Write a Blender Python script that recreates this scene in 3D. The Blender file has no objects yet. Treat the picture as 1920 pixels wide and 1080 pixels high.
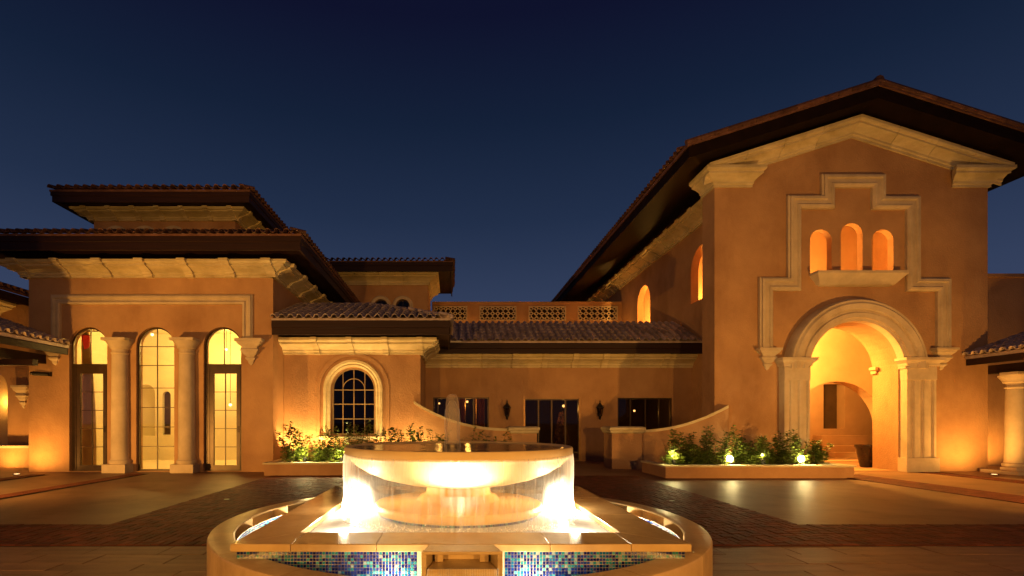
import bpy, bmesh, math, random
from mathutils import Vector, Matrix
random.seed(7)
R = math.radians
sc = bpy.context.scene
C = sc.collection

# ---------------------------------------------------------------- camera
CAM_H = 1.6
cam_d = bpy.data.cameras.new('camera'); cam = bpy.data.objects.new('camera', cam_d); C.objects.link(cam)
cam.location = (0, 0, CAM_H); cam.rotation_euler = (R(90), 0, 0)
cam_d.lens = 18.0; cam_d.sensor_width = 36.0
cam_d.shift_x = 0.0583; cam_d.shift_y = 0.1302
cam_d.clip_start = 0.05; cam_d.clip_end = 2000
sc.camera = cam

# ---------------------------------------------------------------- world: clear night sky just after dusk
world = bpy.data.worlds.new('World'); sc.world = world; world.use_nodes = True
wn = world.node_tree; wn.nodes.clear()
wo = wn.nodes.new('ShaderNodeOutputWorld'); wb = wn.nodes.new('ShaderNodeBackground')
wt = wn.nodes.new('ShaderNodeTexCoord'); ws = wn.nodes.new('ShaderNodeSeparateXYZ'); wr = wn.nodes.new('ShaderNodeValToRGB')
wn.links.new(wt.outputs['Generated'], ws.inputs[0]); wn.links.new(ws.outputs['Z'], wr.inputs[0])
wn.links.new(wr.outputs[0], wb.inputs[0]); wn.links.new(wb.outputs[0], wo.inputs[0])
cr = wr.color_ramp; cr.elements[0].position = 0.0; cr.elements[0].color = (0.058, 0.070, 0.138, 1)
cr.elements[1].position = 1.0; cr.elements[1].color = (0.003, 0.0035, 0.018, 1)
for p, c in ((0.22, (0.032, 0.049, 0.104, 1)), (0.36, (0.0155, 0.028, 0.066, 1)), (0.50, (0.0072, 0.0150, 0.040, 1)), (0.62, (0.0046, 0.0062, 0.025, 1))):
    e = cr.elements.new(p); e.color = c
wb.inputs[1].default_value = 1.0
sc.view_settings.view_transform = 'Standard'; sc.view_settings.look = 'None'
sc.view_settings.exposure = 0.0; sc.view_settings.gamma = 1.0; sc.view_settings.use_curve_mapping = False
sc.render.engine = 'CYCLES'
sc.cycles.use_denoising = True
sc.cycles.max_bounces = 8; sc.cycles.transparent_max_bounces = 24
sc.cycles.sample_clamp_indirect = 6.0
sc.cycles.caustics_reflective = False; sc.cycles.caustics_refractive = False

# lamp brightness, one table
SOD = (1.0, 0.47, 0.085)      # sodium-warm court lamps
AMB = (1.0, 0.53, 0.09)
YEL = (1.0, 0.60, 0.15)
WHT = (1.0, 0.80, 0.50)
PW = dict(court_left=2850, court_right=2500, court_back=3300, wall_up=430,
          planter=420, room=600, portal=3000, upper=850, nave=1700, porch=330, hall=45,
          bowl=230, side=125, front=55, crescent=75)

# ---------------------------------------------------------------- mesh helpers
def wloc(o):
    v = Vector((0, 0, 0))
    while o is not None:
        v += o.location; o = o.parent
    return v

class MB:
    """collects world-space geometry, then links it as one mesh object"""
    def __init__(self): self.v = []; self.f = []; self.c = None
    def add(self, vs, fs):
        n = len(self.v); self.v += [tuple(p) for p in vs]; self.f += [tuple(i + n for i in f) for f in fs]
        return self
    def box(self, x0, x1, y0, y1, z0, z1):
        vs = [(x, y, z) for z in (z0, z1) for y in (y0, y1) for x in (x0, x1)]
        return self.add(vs, [(0, 2, 3, 1), (4, 5, 7, 6), (0, 1, 5, 4), (2, 6, 7, 3), (0, 4, 6, 2), (1, 3, 7, 5)])
    def quad(self, a, b, c, d): return self.add([a, b, c, d], [(0, 1, 2, 3)])
    def lathe(self, prof, cx, cy, n=32, a0=0.0, a1=2 * math.pi, cap=False):
        full = abs(a1 - a0 - 2 * math.pi) < 1e-6
        k = n if full else n + 1; vs = []
        for i in range(k):
            a = a0 + (a1 - a0) * i / n
            for r, z in prof: vs.append((cx + r * math.cos(a), cy + r * math.sin(a), z))
        m = len(prof); fs = []
        for i in range(n):
            j = (i + 1) % k
            for q in range(m - 1): fs.append((i * m + q, j * m + q, j * m + q + 1, i * m + q + 1))
        if not full:
            fs.append(tuple(range(m))); fs.append(tuple((k - 1) * m + q for q in reversed(range(m))))
        return self.add(vs, fs)
    def tube(self, pts, rad, n=6):
        pts = [Vector(p) for p in pts]; rads = rad if isinstance(rad, (list, tuple)) else [rad] * len(pts); vs = []; fs = []
        for i, p in enumerate(pts):
            d = (pts[min(i + 1, len(pts) - 1)] - pts[max(i - 1, 0)]).normalized()
            u = d.cross(Vector((0, 0, 1)) if abs(d.z) < .9 else Vector((1, 0, 0))).normalized(); w = d.cross(u)
            for k in range(n):
                a = 2 * math.pi * k / n; vs.append(p + (u * math.cos(a) + w * math.sin(a)) * rads[i])
        for i in range(len(pts) - 1):
            for k in range(n):
                fs.append((i * n + k, i * n + (k + 1) % n, (i + 1) * n + (k + 1) % n, (i + 1) * n + k))
        fs.append(tuple(reversed(range(n)))); fs.append(tuple((len(pts) - 1) * n + k for k in range(n)))
        return self.add(vs, fs)
    def plate(self, outer, holes, F, t):
        """a wall of thickness t with openings; F(u, v, w) -> world, w = depth behind the face"""
        bm = bmesh.new(); loops = [outer] + list(holes); ed = []; vl = []
        for lp in loops:
            vs = [bm.verts.new((u, v, 0)) for u, v in lp]
            vl.append(vs)
            for i in range(len(vs)): ed.append(bm.edges.new((vs[i], vs[(i + 1) % len(vs)])))
        bm.verts.index_update()
        bmesh.ops.triangle_fill(bm, use_beauty=True, use_dissolve=False, edges=ed)
        bm.verts.ensure_lookup_table()
        n = len(bm.verts); vs2 = [(v.co.x, v.co.y) for v in bm.verts]
        vs = [F(u, v, 0) for u, v in vs2] + [F(u, v, t) for u, v in vs2]
        fs = []
        for f in bm.faces:
            ix = [v.index for v in f.verts]; fs.append(tuple(ix)); fs.append(tuple(i + n for i in reversed(ix)))
        for lv in vl:
            ix = [v.index for v in lv]
            for i in range(len(ix)):
                a, b = ix[i], ix[(i + 1) % len(ix)]; fs.append((a, b, b + n, a + n))
        bm.free(); return self.add(vs, fs)
    def sweep(self, path, prof, F, closed=False, centre=None):
        """profile [(offset, out)] along a 2-D path on a wall, mitred at the corners"""
        P = [Vector(p) for p in path]; n = len(P); m = len(prof); vs = []; fs = []
        for i in range(n):
            a = P[i - 1] if (i > 0 or closed) else None; b = P[(i + 1) % n] if (i < n - 1 or closed) else None
            d1 = (P[i] - a).normalized() if a is not None else (b - P[i]).normalized()
            d2 = (b - P[i]).normalized() if b is not None else d1
            n1 = Vector((-d1.y, d1.x)); n2 = Vector((-d2.y, d2.x)); mt = (n1 + n2)
            mt = mt / max(mt.length_squared, 1e-6) * 2
            if centre is not None: mt = (P[i] - Vector(centre)).normalized()
            for o, d in prof:
                q = P[i] + mt * o; vs.append(F(q.x, q.y, -d))
        for i in range(n if closed else n - 1):
            j = (i + 1) % n
            for k in range(m): fs.append((i * m + k, j * m + k, j * m + (k + 1) % m, i * m + (k + 1) % m))
        if not closed:
            fs.append(tuple(range(m))); fs.append(tuple((n - 1) * m + k for k in reversed(range(m))))
        return self.add(vs, fs)
    def run(self, A, B, nrm, prof, sA=0.0, sB=0.0):
        """a length of moulding from A to B; sA/sB lengthen each end in proportion to the projection (mitre)"""
        A = Vector(A); B = Vector(B); D = (B - A).normalized(); nrm = Vector(nrm); m = len(prof); vs = []
        Dh = Vector((D.x, D.y, 0)); sl = D.z / max(Dh.length, 1e-6); Dh = Dh.normalized()
        for P, s in ((A, -sA), (B, sB)):
            for o, z in prof: vs.append(P + Dh * (s * o) + nrm * o + Vector((0, 0, z + sl * s * o)))
        fs = [(k, (k + 1) % m, m + (k + 1) % m, m + k) for k in range(m)] + [tuple(reversed(range(m))), tuple(m + k for k in range(m))]
        return self.add(vs, fs)
    def build(self, name, mat, parent=None, smooth=False, bevel=0.0, kind=None):
        off = wloc(parent) if parent is not None else Vector((0, 0, 0))
        me = bpy.data.meshes.new(name)
        me.from_pydata([(x - off.x, y - off.y, z - off.z) for x, y, z in self.v], [], self.f)
        me.validate(); me.update()
        bm = bmesh.new(); bm.from_mesh(me)
        bmesh.ops.recalc_face_normals(bm, faces=bm.faces)
        bm.to_mesh(me); bm.free()
        me.materials.append(mat)
        if smooth:
            for p in me.polygons: p.use_smooth = True
            try: me.set_sharp_from_angle(angle=R(38))
            except Exception: pass
        o = bpy.data.objects.new(name, me); C.objects.link(o); o.parent = parent
        if bevel:
            b = o.modifiers.new('bevel', 'BEVEL'); b.width = bevel; b.segments = 2; b.limit_method = 'ANGLE'; b.angle_limit = R(40)
        if kind: o['kind'] = kind
        return o

def tag(o, label=None, cat=None, group=None, kind=None):
    for k, v in (('label', label), ('category', cat), ('group', group), ('kind', kind)):
        if v: o[k] = v
    return o
def thing(name, loc, label, cat, group=None):
    o = bpy.data.objects.new(name, None); C.objects.link(o); o.location = loc; o.empty_display_size = .2
    return tag(o, label, cat, group)
def kids(o): return [c for c in list(bpy.data.objects) if c.parent == o]
def copy_thing(src, loc, rz=None, label=None):
    c = src.copy(); C.objects.link(c); c.location = loc
    if rz is not None: c.rotation_euler.z = rz
    if label: c['label'] = label
    for k in kids(src):
        d = k.copy(); C.objects.link(d); d.parent = c
        for g in kids(k):
            e = g.copy(); C.objects.link(e); e.parent = d
    return c
def piece(name, me, M, parent):
    o = bpy.data.objects.new(name, me); C.objects.link(o); o.parent = parent
    M = M.copy(); M.translation -= wloc(parent); o.matrix_basis = M
    return o
def FY(Y): return lambda u, v, w: (u, Y + w, v)          # wall facing the camera
def FX(X): return lambda u, v, w: (X + w, u, v)          # wall facing the left of the court
def FXr(X): return lambda u, v, w: (X - w, u, v)         # wall facing the right
def arc(cx, cz, r, a0, a1, n): return [(cx + r * math.cos(R(a0 + (a1 - a0) * i / n)), cz + r * math.sin(R(a0 + (a1 - a0) * i / n))) for i in range(n + 1)]
def arched(cx, w, z0, zs, n=18): return [(cx - w, z0), (cx + w, z0)] + arc(cx, zs, w, 0, 180, n)
def rect(x0, x1, z0, z1): return [(x0, z0), (x1, z0), (x1, z1), (x0, z1)]

# ---------------------------------------------------------------- materials
def nt(name):
    m = bpy.data.materials.new(name); m.use_nodes = True; t = m.node_tree
    b = t.nodes['Principled BSDF']; return m, t, b
def node(t, kind, **kw):
    n = t.nodes.new(kind)
    for k, v in kw.items():
        if k in n.inputs: n.inputs[k].default_value = v
        else: setattr(n, k, v)
    return n
def surface(name, c1, c2, scale=2.0, rough=0.8, bump=0.3, bscale=60, detail=6, stretch=None, spec=0.3, metal=0.0, objrand=0.0, stains=None, bdist=0.01):
    m, t, b = nt(name); L = t.links.new
    tc = node(t, 'ShaderNodeTexCoord'); ge = node(t, 'ShaderNodeNewGeometry')
    mp = node(t, 'ShaderNodeMapping'); L(ge.outputs['Position'], mp.inputs[0])
    if stretch: mp.inputs['Scale'].default_value = stretch
    n1 = node(t, 'ShaderNodeTexNoise', Scale=scale, Detail=detail, Roughness=0.62); L(mp.outputs[0], n1.inputs['Vector'])
    r = node(t, 'ShaderNodeValToRGB'); L(n1.outputs[0], r.inputs[0])
    r.color_ramp.elements[0].position = .32; r.color_ramp.elements[1].position = .68
    r.color_ramp.elements[0].color = (*c1, 1); r.color_ramp.elements[1].color = (*c2, 1)
    out = r.outputs[0]
    if stains:
        n3 = node(t, 'ShaderNodeTexNoise', Scale=stains[0], Detail=5, Roughness=.6)
        mp3 = node(t, 'ShaderNodeMapping'); L(ge.outputs['Position'], mp3.inputs[0]); mp3.inputs['Scale'].default_value = (1, 1, .35); L(mp3.outputs[0], n3.inputs['Vector'])
        r3 = node(t, 'ShaderNodeMapRange'); L(n3.outputs[0], r3.inputs[0]); r3.inputs[1].default_value = .5; r3.inputs[2].default_value = .75; r3.inputs[4].default_value = stains[1]
        mx = node(t, 'ShaderNodeMix', data_type='RGBA', blend_type='MULTIPLY'); L(r3.outputs[0], mx.inputs[0]); L(out, mx.inputs[6]); mx.inputs[7].default_value = (.55, .48, .42, 1); out = mx.outputs[2]
    if objrand:
        oi = node(t, 'ShaderNodeObjectInfo'); hs = node(t, 'ShaderNodeHueSaturation')
        mr = node(t, 'ShaderNodeMapRange'); L(oi.outputs['Random'], mr.inputs[0]); mr.inputs[3].default_value = 1 - objrand; mr.inputs[4].default_value = 1 + objrand
        L(mr.outputs[0], hs.inputs['Value']); L(out, hs.inputs['Color']); out = hs.outputs[0]
    L(out, b.inputs['Base Color'])
    b.inputs['Roughness'].default_value = rough; b.inputs['Specular IOR Level'].default_value = spec; b.inputs['Metallic'].default_value = metal
    if bump:
        n2 = node(t, 'ShaderNodeTexNoise', Scale=bscale, Detail=5, Roughness=.6); L(mp.outputs[0], n2.inputs['Vector'])
        bp = node(t, 'ShaderNodeBump', Strength=bump, Distance=bdist); L(n2.outputs[0], bp.inputs['Height']); L(bp.outputs[0], b.inputs['Normal'])
    return m
STUCCO = surface('terracotta_stucco', (.36, .195, .100), (.51, .30, .155), scale=.6, rough=.9, bump=.8, bscale=22, spec=.15, stains=(.8, .55), bdist=.018)
STUCCO_IN = surface('inner_stucco', (.50, .33, .19), (.60, .41, .25), scale=.8, rough=.9, bump=.3, bscale=30, spec=.1)
CREAM = surface('cream_plaster', (.66, .58, .42), (.76, .68, .52), scale=.7, rough=.85, bump=.1, spec=.1)
STONE = surface('cornice_limestone', (.50, .41, .24), (.68, .57, .37), scale=1.6, rough=.85, bump=.8, bscale=14, stretch=(1, 1, 3.5), spec=.15, objrand=.10, stains=(1.7, .5), bdist=.02)
STONE2 = surface('portal_limestone', (.46, .36, .25), (.60, .48, .34), scale=1.8, rough=.8, bump=.5, bscale=22, spec=.2, stains=(1.5, .45), bdist=.012)
TRAV = surface('travertine', (.40, .27, .13), (.56, .41, .22), scale=3.0, rough=.32, bump=.35, bscale=50, stretch=(1, 1, 5), spec=.5, objrand=.08, stains=(5, .5), bdist=.006)
TRAVP = surface('polished_travertine', (.40, .26, .11), (.52, .36, .17), scale=2.2, rough=.13, bump=.08, bscale=25, spec=.5, objrand=.10, stains=(3, .4), bdist=.006)
DISH = surface('amber_lit_stone', (.52, .31, .09), (.62, .40, .14), scale=2.5, rough=.5, bump=.3, bscale=25, spec=.3, stains=(3, .4))  # amber lamplight put into the colour of the yellowish stone
RIM = surface('basin_rim_travertine', (.40, .26, .12), (.54, .37, .18), scale=2.6, rough=.34, bump=.3, bscale=30, spec=.4, objrand=.12, stains=(3, .6), bdist=.008)
BOWL = surface('bowl_stone', (.58, .41, .19), (.68, .50, .25), scale=2.5, rough=.55, bump=.12, bscale=25, spec=.4)
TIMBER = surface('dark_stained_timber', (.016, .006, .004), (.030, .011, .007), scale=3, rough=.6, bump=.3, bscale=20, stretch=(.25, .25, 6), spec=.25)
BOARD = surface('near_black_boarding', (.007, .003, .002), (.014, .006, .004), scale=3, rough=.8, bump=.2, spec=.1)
TILE = surface('clay_tile', (.085, .036, .024), (.17, .08, .055), scale=5, rough=.75, bump=.4, bscale=40, spec=.3, objrand=.35, stains=(4, .6), bdist=.01)
TILE_GREY = surface('weathered_clay_tile', (.34, .25, .22), (.50, .40, .36), scale=5, rough=.62, bump=.4, bscale=40, spec=.4, objrand=.30, stains=(4, .6), bdist=.01)
BRONZE = surface('bronze_frame', (.05, .027, .011), (.078, .043, .018), scale=5, rough=.38, bump=.05, spec=.5, metal=.35)
IRON = surface('black_iron', (.012, .010, .009), (.025, .02, .016), scale=6, rough=.5, bump=.2, spec=.4, metal=.3)
PAVE = surface('court_paving', (.22, .115, .060), (.32, .18, .100), scale=.6, rough=.50, bump=.7, bscale=7, spec=.16, stains=(.9, .8), bdist=.008)
SLAB = surface('paving_slab', (.21, .11, .060), (.32, .18, .105), scale=2.5, rough=.5, bump=.7, bscale=16, stretch=(.5, 3, 1), spec=.25, objrand=.14, stains=(2, .6), bdist=.012)
BRICK = surface('dark_brick', (.11, .027, .013), (.19, .052, .027), scale=4, rough=.62, bump=.7, bscale=30, spec=.12, objrand=.3, bdist=.01)
MORTAR = surface('mortar', (.016, .010, .006), (.028, .017, .010), scale=6, rough=.9)
SOIL = surface('soil', (.015, .01, .006), (.03, .02, .012), scale=8, rough=.95, bump=1, bdist=.03)
GROUT = surface('mosaic_grout', (.40, .32, .21), (.52, .43, .30), scale=9, rough=.6, bump=.1)
POT = surface('dark_glazed_pot', (.012, .006, .006), (.03, .012, .010), scale=4, rough=.25, bump=.1, spec=.5)
CURT = surface('curtain_cloth', (.34, .26, .14), (.44, .34, .19), scale=3, rough=.9, bump=.2, bscale=60)
GOLD = surface('gold_curtain_cloth', (.55, .30, .08), (.72, .42, .14), scale=3, rough=.7, bump=.2)
RED = surface('red_cloth', (.45, .02, .02), (.55, .03, .03), scale=3, rough=.8, bump=.1)
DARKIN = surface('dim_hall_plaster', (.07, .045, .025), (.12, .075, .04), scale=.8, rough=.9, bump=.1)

t_ = CURT.node_tree; b_ = t_.nodes['Principled BSDF']; tl_ = node(t_, 'ShaderNodeBsdfTranslucent'); tl_.inputs[0].default_value = (.75, .62, .42, 1); mx_ = node(t_, 'ShaderNodeMixShader'); mx_.inputs[0].default_value = .8
t_.links.new(b_.outputs[0], mx_.inputs[1]); t_.links.new(tl_.outputs[0], mx_.inputs[2]); t_.links.new(mx_.outputs[0], t_.nodes['Material Output'].inputs[0])
def brick_stuff_mat():
    m = BRICK.copy(); m.name = 'dark_brick_joined'; t = m.node_tree
    ge = node(t, 'ShaderNodeNewGeometry'); mr = [n for n in t.nodes if n.type == 'MAP_RANGE' and n.outputs[0].links and n.outputs[0].links[0].to_node.type == 'HUE_SAT'][0]
    t.links.new(ge.outputs['Random Per Island'], mr.inputs[0]); return m
BRICKS = brick_stuff_mat()

def glass(name, tint=(.95, .95, .9), refl=1.0, rough=.02):
    m, t, b = nt(name); t.nodes.remove(b); L = t.links.new
    tr = node(t, 'ShaderNodeBsdfTransparent'); tr.inputs[0].default_value = (*tint, 1)
    gl = node(t, 'ShaderNodeBsdfGlossy', Roughness=rough); fr = node(t, 'ShaderNodeFresnel', IOR=1.5)
    ml = node(t, 'ShaderNodeMath', operation='MULTIPLY'); L(fr.outputs[0], ml.inputs[0]); ml.inputs[1].default_value = refl; ml.use_clamp = True
    mx = node(t, 'ShaderNodeMixShader'); L(ml.outputs[0], mx.inputs[0]); L(tr.outputs[0], mx.inputs[1]); L(gl.outputs[0], mx.inputs[2])
    L(mx.outputs[0], t.nodes['Material Output'].inputs[0]); return m
GLASS = glass('window_glass'); GLASS_DARK = glass('tinted_glass', (.6, .52, .42), .7)

def emit(name, col, s):
    m, t, b = nt(name); t.nodes.remove(b); e = node(t, 'ShaderNodeEmission', Strength=s); e.inputs[0].default_value = (*col, 1)
    t.links.new(e.outputs[0], t.nodes['Material Output'].inputs[0]); return m
BULB = emit('lit_lamp_lens', (1, .74, .28), 110); BULB_S = emit('lit_lamp_bulb', (1, .62, .25), 7); LENS_W = emit('lit_underwater_lens', (1, .85, .55), 12)

def leafmat():
    m, t, b = nt('shrub_leaf'); L = t.links.new; ge = node(t, 'ShaderNodeNewGeometry'); r = node(t, 'ShaderNodeValToRGB')
    L(ge.outputs['Random Per Island'], r.inputs[0]); r.color_ramp.elements[0].color = (.045, .075, .010, 1); r.color_ramp.elements[1].color = (.19, .24, .035, 1)
    L(r.outputs[0], b.inputs['Base Color']); b.inputs['Roughness'].default_value = .45
    tl = node(t, 'ShaderNodeBsdfTranslucent'); L(r.outputs[0], tl.inputs[0]); mx = node(t, 'ShaderNodeMixShader', Fac=.3)
    mx.inputs[0].default_value = .3; L(b.outputs[0], mx.inputs[1]); L(tl.outputs[0], mx.inputs[2]); L(mx.outputs[0], t.nodes['Material Output'].inputs[0]); return m
LEAF = leafmat(); STEM = surface('shrub_stem', (.05, .035, .015), (.09, .06, .03), scale=10, rough=.8)

def mosaic_mat():
    m, t, b = nt('glass_mosaic'); L = t.links.new; ge = node(t, 'ShaderNodeNewGeometry'); r = node(t, 'ShaderNodeValToRGB'); r.color_ramp.interpolation = 'CONSTANT'
    L(ge.outputs['Random Per Island'], r.inputs[0]); e = r.color_ramp.elements
    cols = [(0, (.006, .012, .09)), (.28, (.012, .035, .20)), (.46, (.02, .03, .16)), (.58, (.01, .09, .20)), (.74, (.02, .16, .20)), (.88, (.06, .24, .28)), (.95, (.18, .24, .26))]
    e[0].color = (*cols[0][1], 1); e[1].position = cols[1][0]; e[1].color = (*cols[1][1], 1)
    for p, c in cols[2:]: x = e.new(p); x.color = (*c, 1)
    L(r.outputs[0], b.inputs['Base Color']); b.inputs['Roughness'].default_value = .12; b.inputs['Specular IOR Level'].default_value = .6
    return m
MOSAIC = mosaic_mat()

def water_mat(name, col, milky, rough=.08, bump=.25, scale=9):
    m, t, b = nt(name); L = t.links.new
    b.inputs['Base Color'].default_value = (*col, 1); b.inputs['Roughness'].default_value = rough; b.inputs['IOR'].default_value = 1.33
    tc = node(t, 'ShaderNodeNewGeometry'); n = node(t, 'ShaderNodeTexNoise', Scale=scale, Detail=4); L(tc.outputs['Position'], n.inputs['Vector'])
    bp = node(t, 'ShaderNodeBump', Strength=bump, Distance=.03); L(n.outputs[0], bp.inputs['Height']); L(bp.outputs[0], b.inputs['Normal'])
    tr = node(t, 'ShaderNodeBsdfTransparent'); tr.inputs[0].default_value = (.9, .95, 1, 1)
    tl = node(t, 'ShaderNodeBsdfTranslucent'); tl.inputs[0].default_value = (*col, 1)
    m1 = node(t, 'ShaderNodeMixShader'); m1.inputs[0].default_value = .2; L(b.outputs[0], m1.inputs[1]); L(tl.outputs[0], m1.inputs[2])
    m2 = node(t, 'ShaderNodeMixShader'); m2.inputs[0].default_value = milky; L(tr.outputs[0], m2.inputs[1]); L(m1.outputs[0], m2.inputs[2])
    L(m2.outputs[0], t.nodes['Material Output'].inputs[0]); return m
POOLW = water_mat('aerated_pool_water', (.78, .82, .90), .9); BASINW = water_mat('basin_water', (.12, .16, .18), .35)
def bowlwater():
    m, t, b = nt('still_bowl_water'); b.inputs['Base Color'].default_value = (.05, .04, .035, 1); b.inputs['Roughness'].default_value = .12
    n = node(t, 'ShaderNodeTexNoise', Scale=6, Detail=3); bp = node(t, 'ShaderNodeBump', Strength=.5, Distance=.03)
    t.links.new(n.outputs[0], bp.inputs['Height']); t.links.new(bp.outputs[0], b.inputs['Normal']); return m
BOWLW = bowlwater()
def falling(name, lo, hi, col=(.9, .9, .9), ang=34.0, zs=.9):
    """thin falling sheet: streaks run down, denser where the sheet is seen edge-on"""
    m, t, b = nt(name); t.nodes.remove(b); L = t.links.new
    tc = node(t, 'ShaderNodeTexCoord'); sp = node(t, 'ShaderNodeSeparateXYZ'); L(tc.outputs['Object'], sp.inputs[0])
    at = node(t, 'ShaderNodeMath', operation='ARCTAN2'); L(sp.outputs['Y'], at.inputs[0]); L(sp.outputs['X'], at.inputs[1])
    cb = node(t, 'ShaderNodeCombineXYZ'); ma = node(t, 'ShaderNodeMath', operation='MULTIPLY'); L(at.outputs[0], ma.inputs[0]); ma.inputs[1].default_value = ang
    mz = node(t, 'ShaderNodeMath', operation='MULTIPLY'); L(sp.outputs['Z'], mz.inputs[0]); mz.inputs[1].default_value = zs
    L(ma.outputs[0], cb.inputs[0]); L(mz.outputs[0], cb.inputs[1])
    n = node(t, 'ShaderNodeTexNoise', Scale=1.0, Detail=5, Roughness=.65); L(cb.outputs[0], n.inputs['Vector'])
    mr = node(t, 'ShaderNodeMapRange'); L(n.outputs[0], mr.inputs[0]); mr.inputs[1].default_value = .35; mr.inputs[2].default_value = .72; mr.inputs[3].default_value = lo; mr.inputs[4].default_value = hi
    lw = node(t, 'ShaderNodeLayerWeight', Blend=.5); lw.inputs[0].default_value = .5
    pw = node(t, 'ShaderNodeMath', operation='POWER'); L(lw.outputs['Facing'], pw.inputs[0]); pw.inputs[1].default_value = 3
    ad = node(t, 'ShaderNodeMath', operation='MULTIPLY_ADD'); L(pw.outputs[0], ad.inputs[0]); ad.inputs[1].default_value = .75; L(mr.outputs[0], ad.inputs[2]); ad.use_clamp = True
    tr = node(t, 'ShaderNodeBsdfTransparent'); df = node(t, 'ShaderNodeBsdfDiffuse'); df.inputs[0].default_value = (*col, 1); tl = node(t, 'ShaderNodeBsdfTranslucent'); tl.inputs[0].default_value = (*col, 1)
    m1 = node(t, 'ShaderNodeMixShader'); m1.inputs[0].default_value = .6; L(df.outputs[0], m1.inputs[1]); L(tl.outputs[0], m1.inputs[2])
    m2 = node(t, 'ShaderNodeMixShader'); L(ad.outputs[0], m2.inputs[0]); L(tr.outputs[0], m2.inputs[1]); L(m1.outputs[0], m2.inputs[2])
    L(m2.outputs[0], t.nodes['Material Output'].inputs[0]); return m
SHEET = falling('falling_water', .02, .36); SPRAY = falling('spray', .0, .22, ang=40, zs=3); JETM = falling('jet_water', .12, .38, col=(.85, .68, .55), ang=1.2, zs=.6)
FOAM = surface('foam', (.8, .8, .8), (.9, .9, .9), scale=12, rough=.9, bump=1, bscale=30, bdist=.02)

# ---------------------------------------------------------------- lamps
def lamp(name, loc, power, col, radius=.08, parent=None, spot=None, to=None, blend=.6):
    d = bpy.data.lights.new(name, 'SPOT' if spot else 'POINT'); d.energy = power; d.color = col; d.shadow_soft_size = radius
    if spot: d.spot_size = R(spot); d.spot_blend = blend
    o = bpy.data.objects.new(name, d); C.objects.link(o)
    if parent is not None: o.parent = parent; o.location = Vector(loc) - wloc(parent)
    else: o.location = loc
    if to is not None: o.rotation_euler = (Vector(to) - Vector(loc)).to_track_quat('-Z', 'Y').to_euler()
    return o
def floodlight(loc, to, power, col, label, size=.28, radius=.16, spot=110):
    x, y, z = loc; t = thing('floodlight', (x, y, 0), label, 'floodlight', 'floodlights around the court')
    MB().tube([(x, y, 0), (x, y, z - .05)], .03, 8).build('post', IRON, t)
    d = (Vector(to) - Vector(loc)).normalized(); u = d.cross(Vector((0, 0, 1))).normalized(); w = u.cross(d)
    def bx(a0, a1, b, m=MB): 
        vs = [Vector(loc) + d * a + u * s * size * b + w * q * size * b * .7 for a in (a0, a1) for s, q in ((-1, -1), (1, -1), (1, 1), (-1, 1))]
        return MB().add(vs, [(0, 1, 2, 3), (7, 6, 5, 4), (0, 4, 5, 1), (1, 5, 6, 2), (2, 6, 7, 3), (3, 7, 4, 0)])
    bx(-.16, -.02, .5).build('housing', IRON, t); bx(-.018, -.004, .44).build('lens', BULB_S, t)
    lamp('floodlight_lamp', Vector(loc) + d * .05, power, col, radius, t, spot, to, .9)

# ---------------------------------------------------------------- shared pieces
def tile_mesh(w=.27, ln=.46, name='roof_tile', mat=None):
    """S-shaped clay tile: a humped cover and a shallow pan, with thickness; x across, y up the slope"""
    n = 6; prof = []
    for i in range(n + 1):
        a = math.pi * i / n; prof.append((-w * .3 * math.cos(a) - w * .2, w * .30 * math.sin(a) + .01))
    for i in range(1, 4):
        a = math.pi * i / 3; prof.append((w * .1 + w * .2 * (1 - math.cos(a)), -.025 * math.sin(a) + .01))
    m = len(prof); th = .016; vs = []; k = .93
    for y, s, dz in ((0, 1, .022), (ln, k, 0)):
        for x, z in prof: vs.append((x * s, y, z * s + dz + th))
        for x, z in prof: vs.append((x * s, y, z * s + dz))
    fs = []
    for i in range(m - 1):
        fs += [(i, i + 1, 2 * m + i + 1, 2 * m + i), (m + i + 1, m + i, 3 * m + i, 3 * m + i + 1), (i + 1, i, m + i, m + i + 1)]
    fs += [(0, 2 * m, 3 * m, m), (m - 1, 2 * m - 1, 4 * m - 1, 3 * m - 1)]
    me = bpy.data.meshes.new(name); me.from_pydata(vs, [], fs); me.update(); me.materials.append(mat or TILE)
    for p in me.polygons: p.use_smooth = True
    try: me.set_sharp_from_angle(angle=R(40))
    except Exception: pass
    return me
TILE_ME = tile_mesh(); TILE_G = tile_mesh(mat=TILE_GREY)
def lay_tiles(parent, P0, U, S, ncol, nrow, me=None, pitch=.27, gauge=.38, ok=None, s0=-.06, lift=.0):
    """rows of tiles from the eave corner P0 along U and up the slope S"""
    U = Vector(U).normalized(); S = Vector(S).normalized(); N = U.cross(S).normalized()
    for r in range(nrow):
        for c in range(ncol):
            u = (c + .5) * pitch; s = s0 + r * gauge
            if ok and not ok(u, s + .2): continue
            j = random.uniform(-.012, .012)
            P = Vector(P0) + U * (u + j) + S * (s + random.uniform(-.012, .012)) + N * (.02 + lift + r * .004)
            M = Matrix((U, S, N)).transposed().to_4x4(); M = M @ Matrix.Rotation(random.uniform(-.02, .02), 4, 'Z'); M.translation = P
            piece('roof_tile', me or TILE_ME, M, parent)
CORN = [(0, 0), (.07, 0), (.07, .07), (.12, .09), (.13, .15), (.20, .20), (.30, .25), (.42, .29), (.45, .30), (.45, .36), (.52, .38), (.56, .42), (.56, .50), (0, .50)]
def scaled(prof, so, sz): return [(o * so, z * sz) for o, z in prof]
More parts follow.
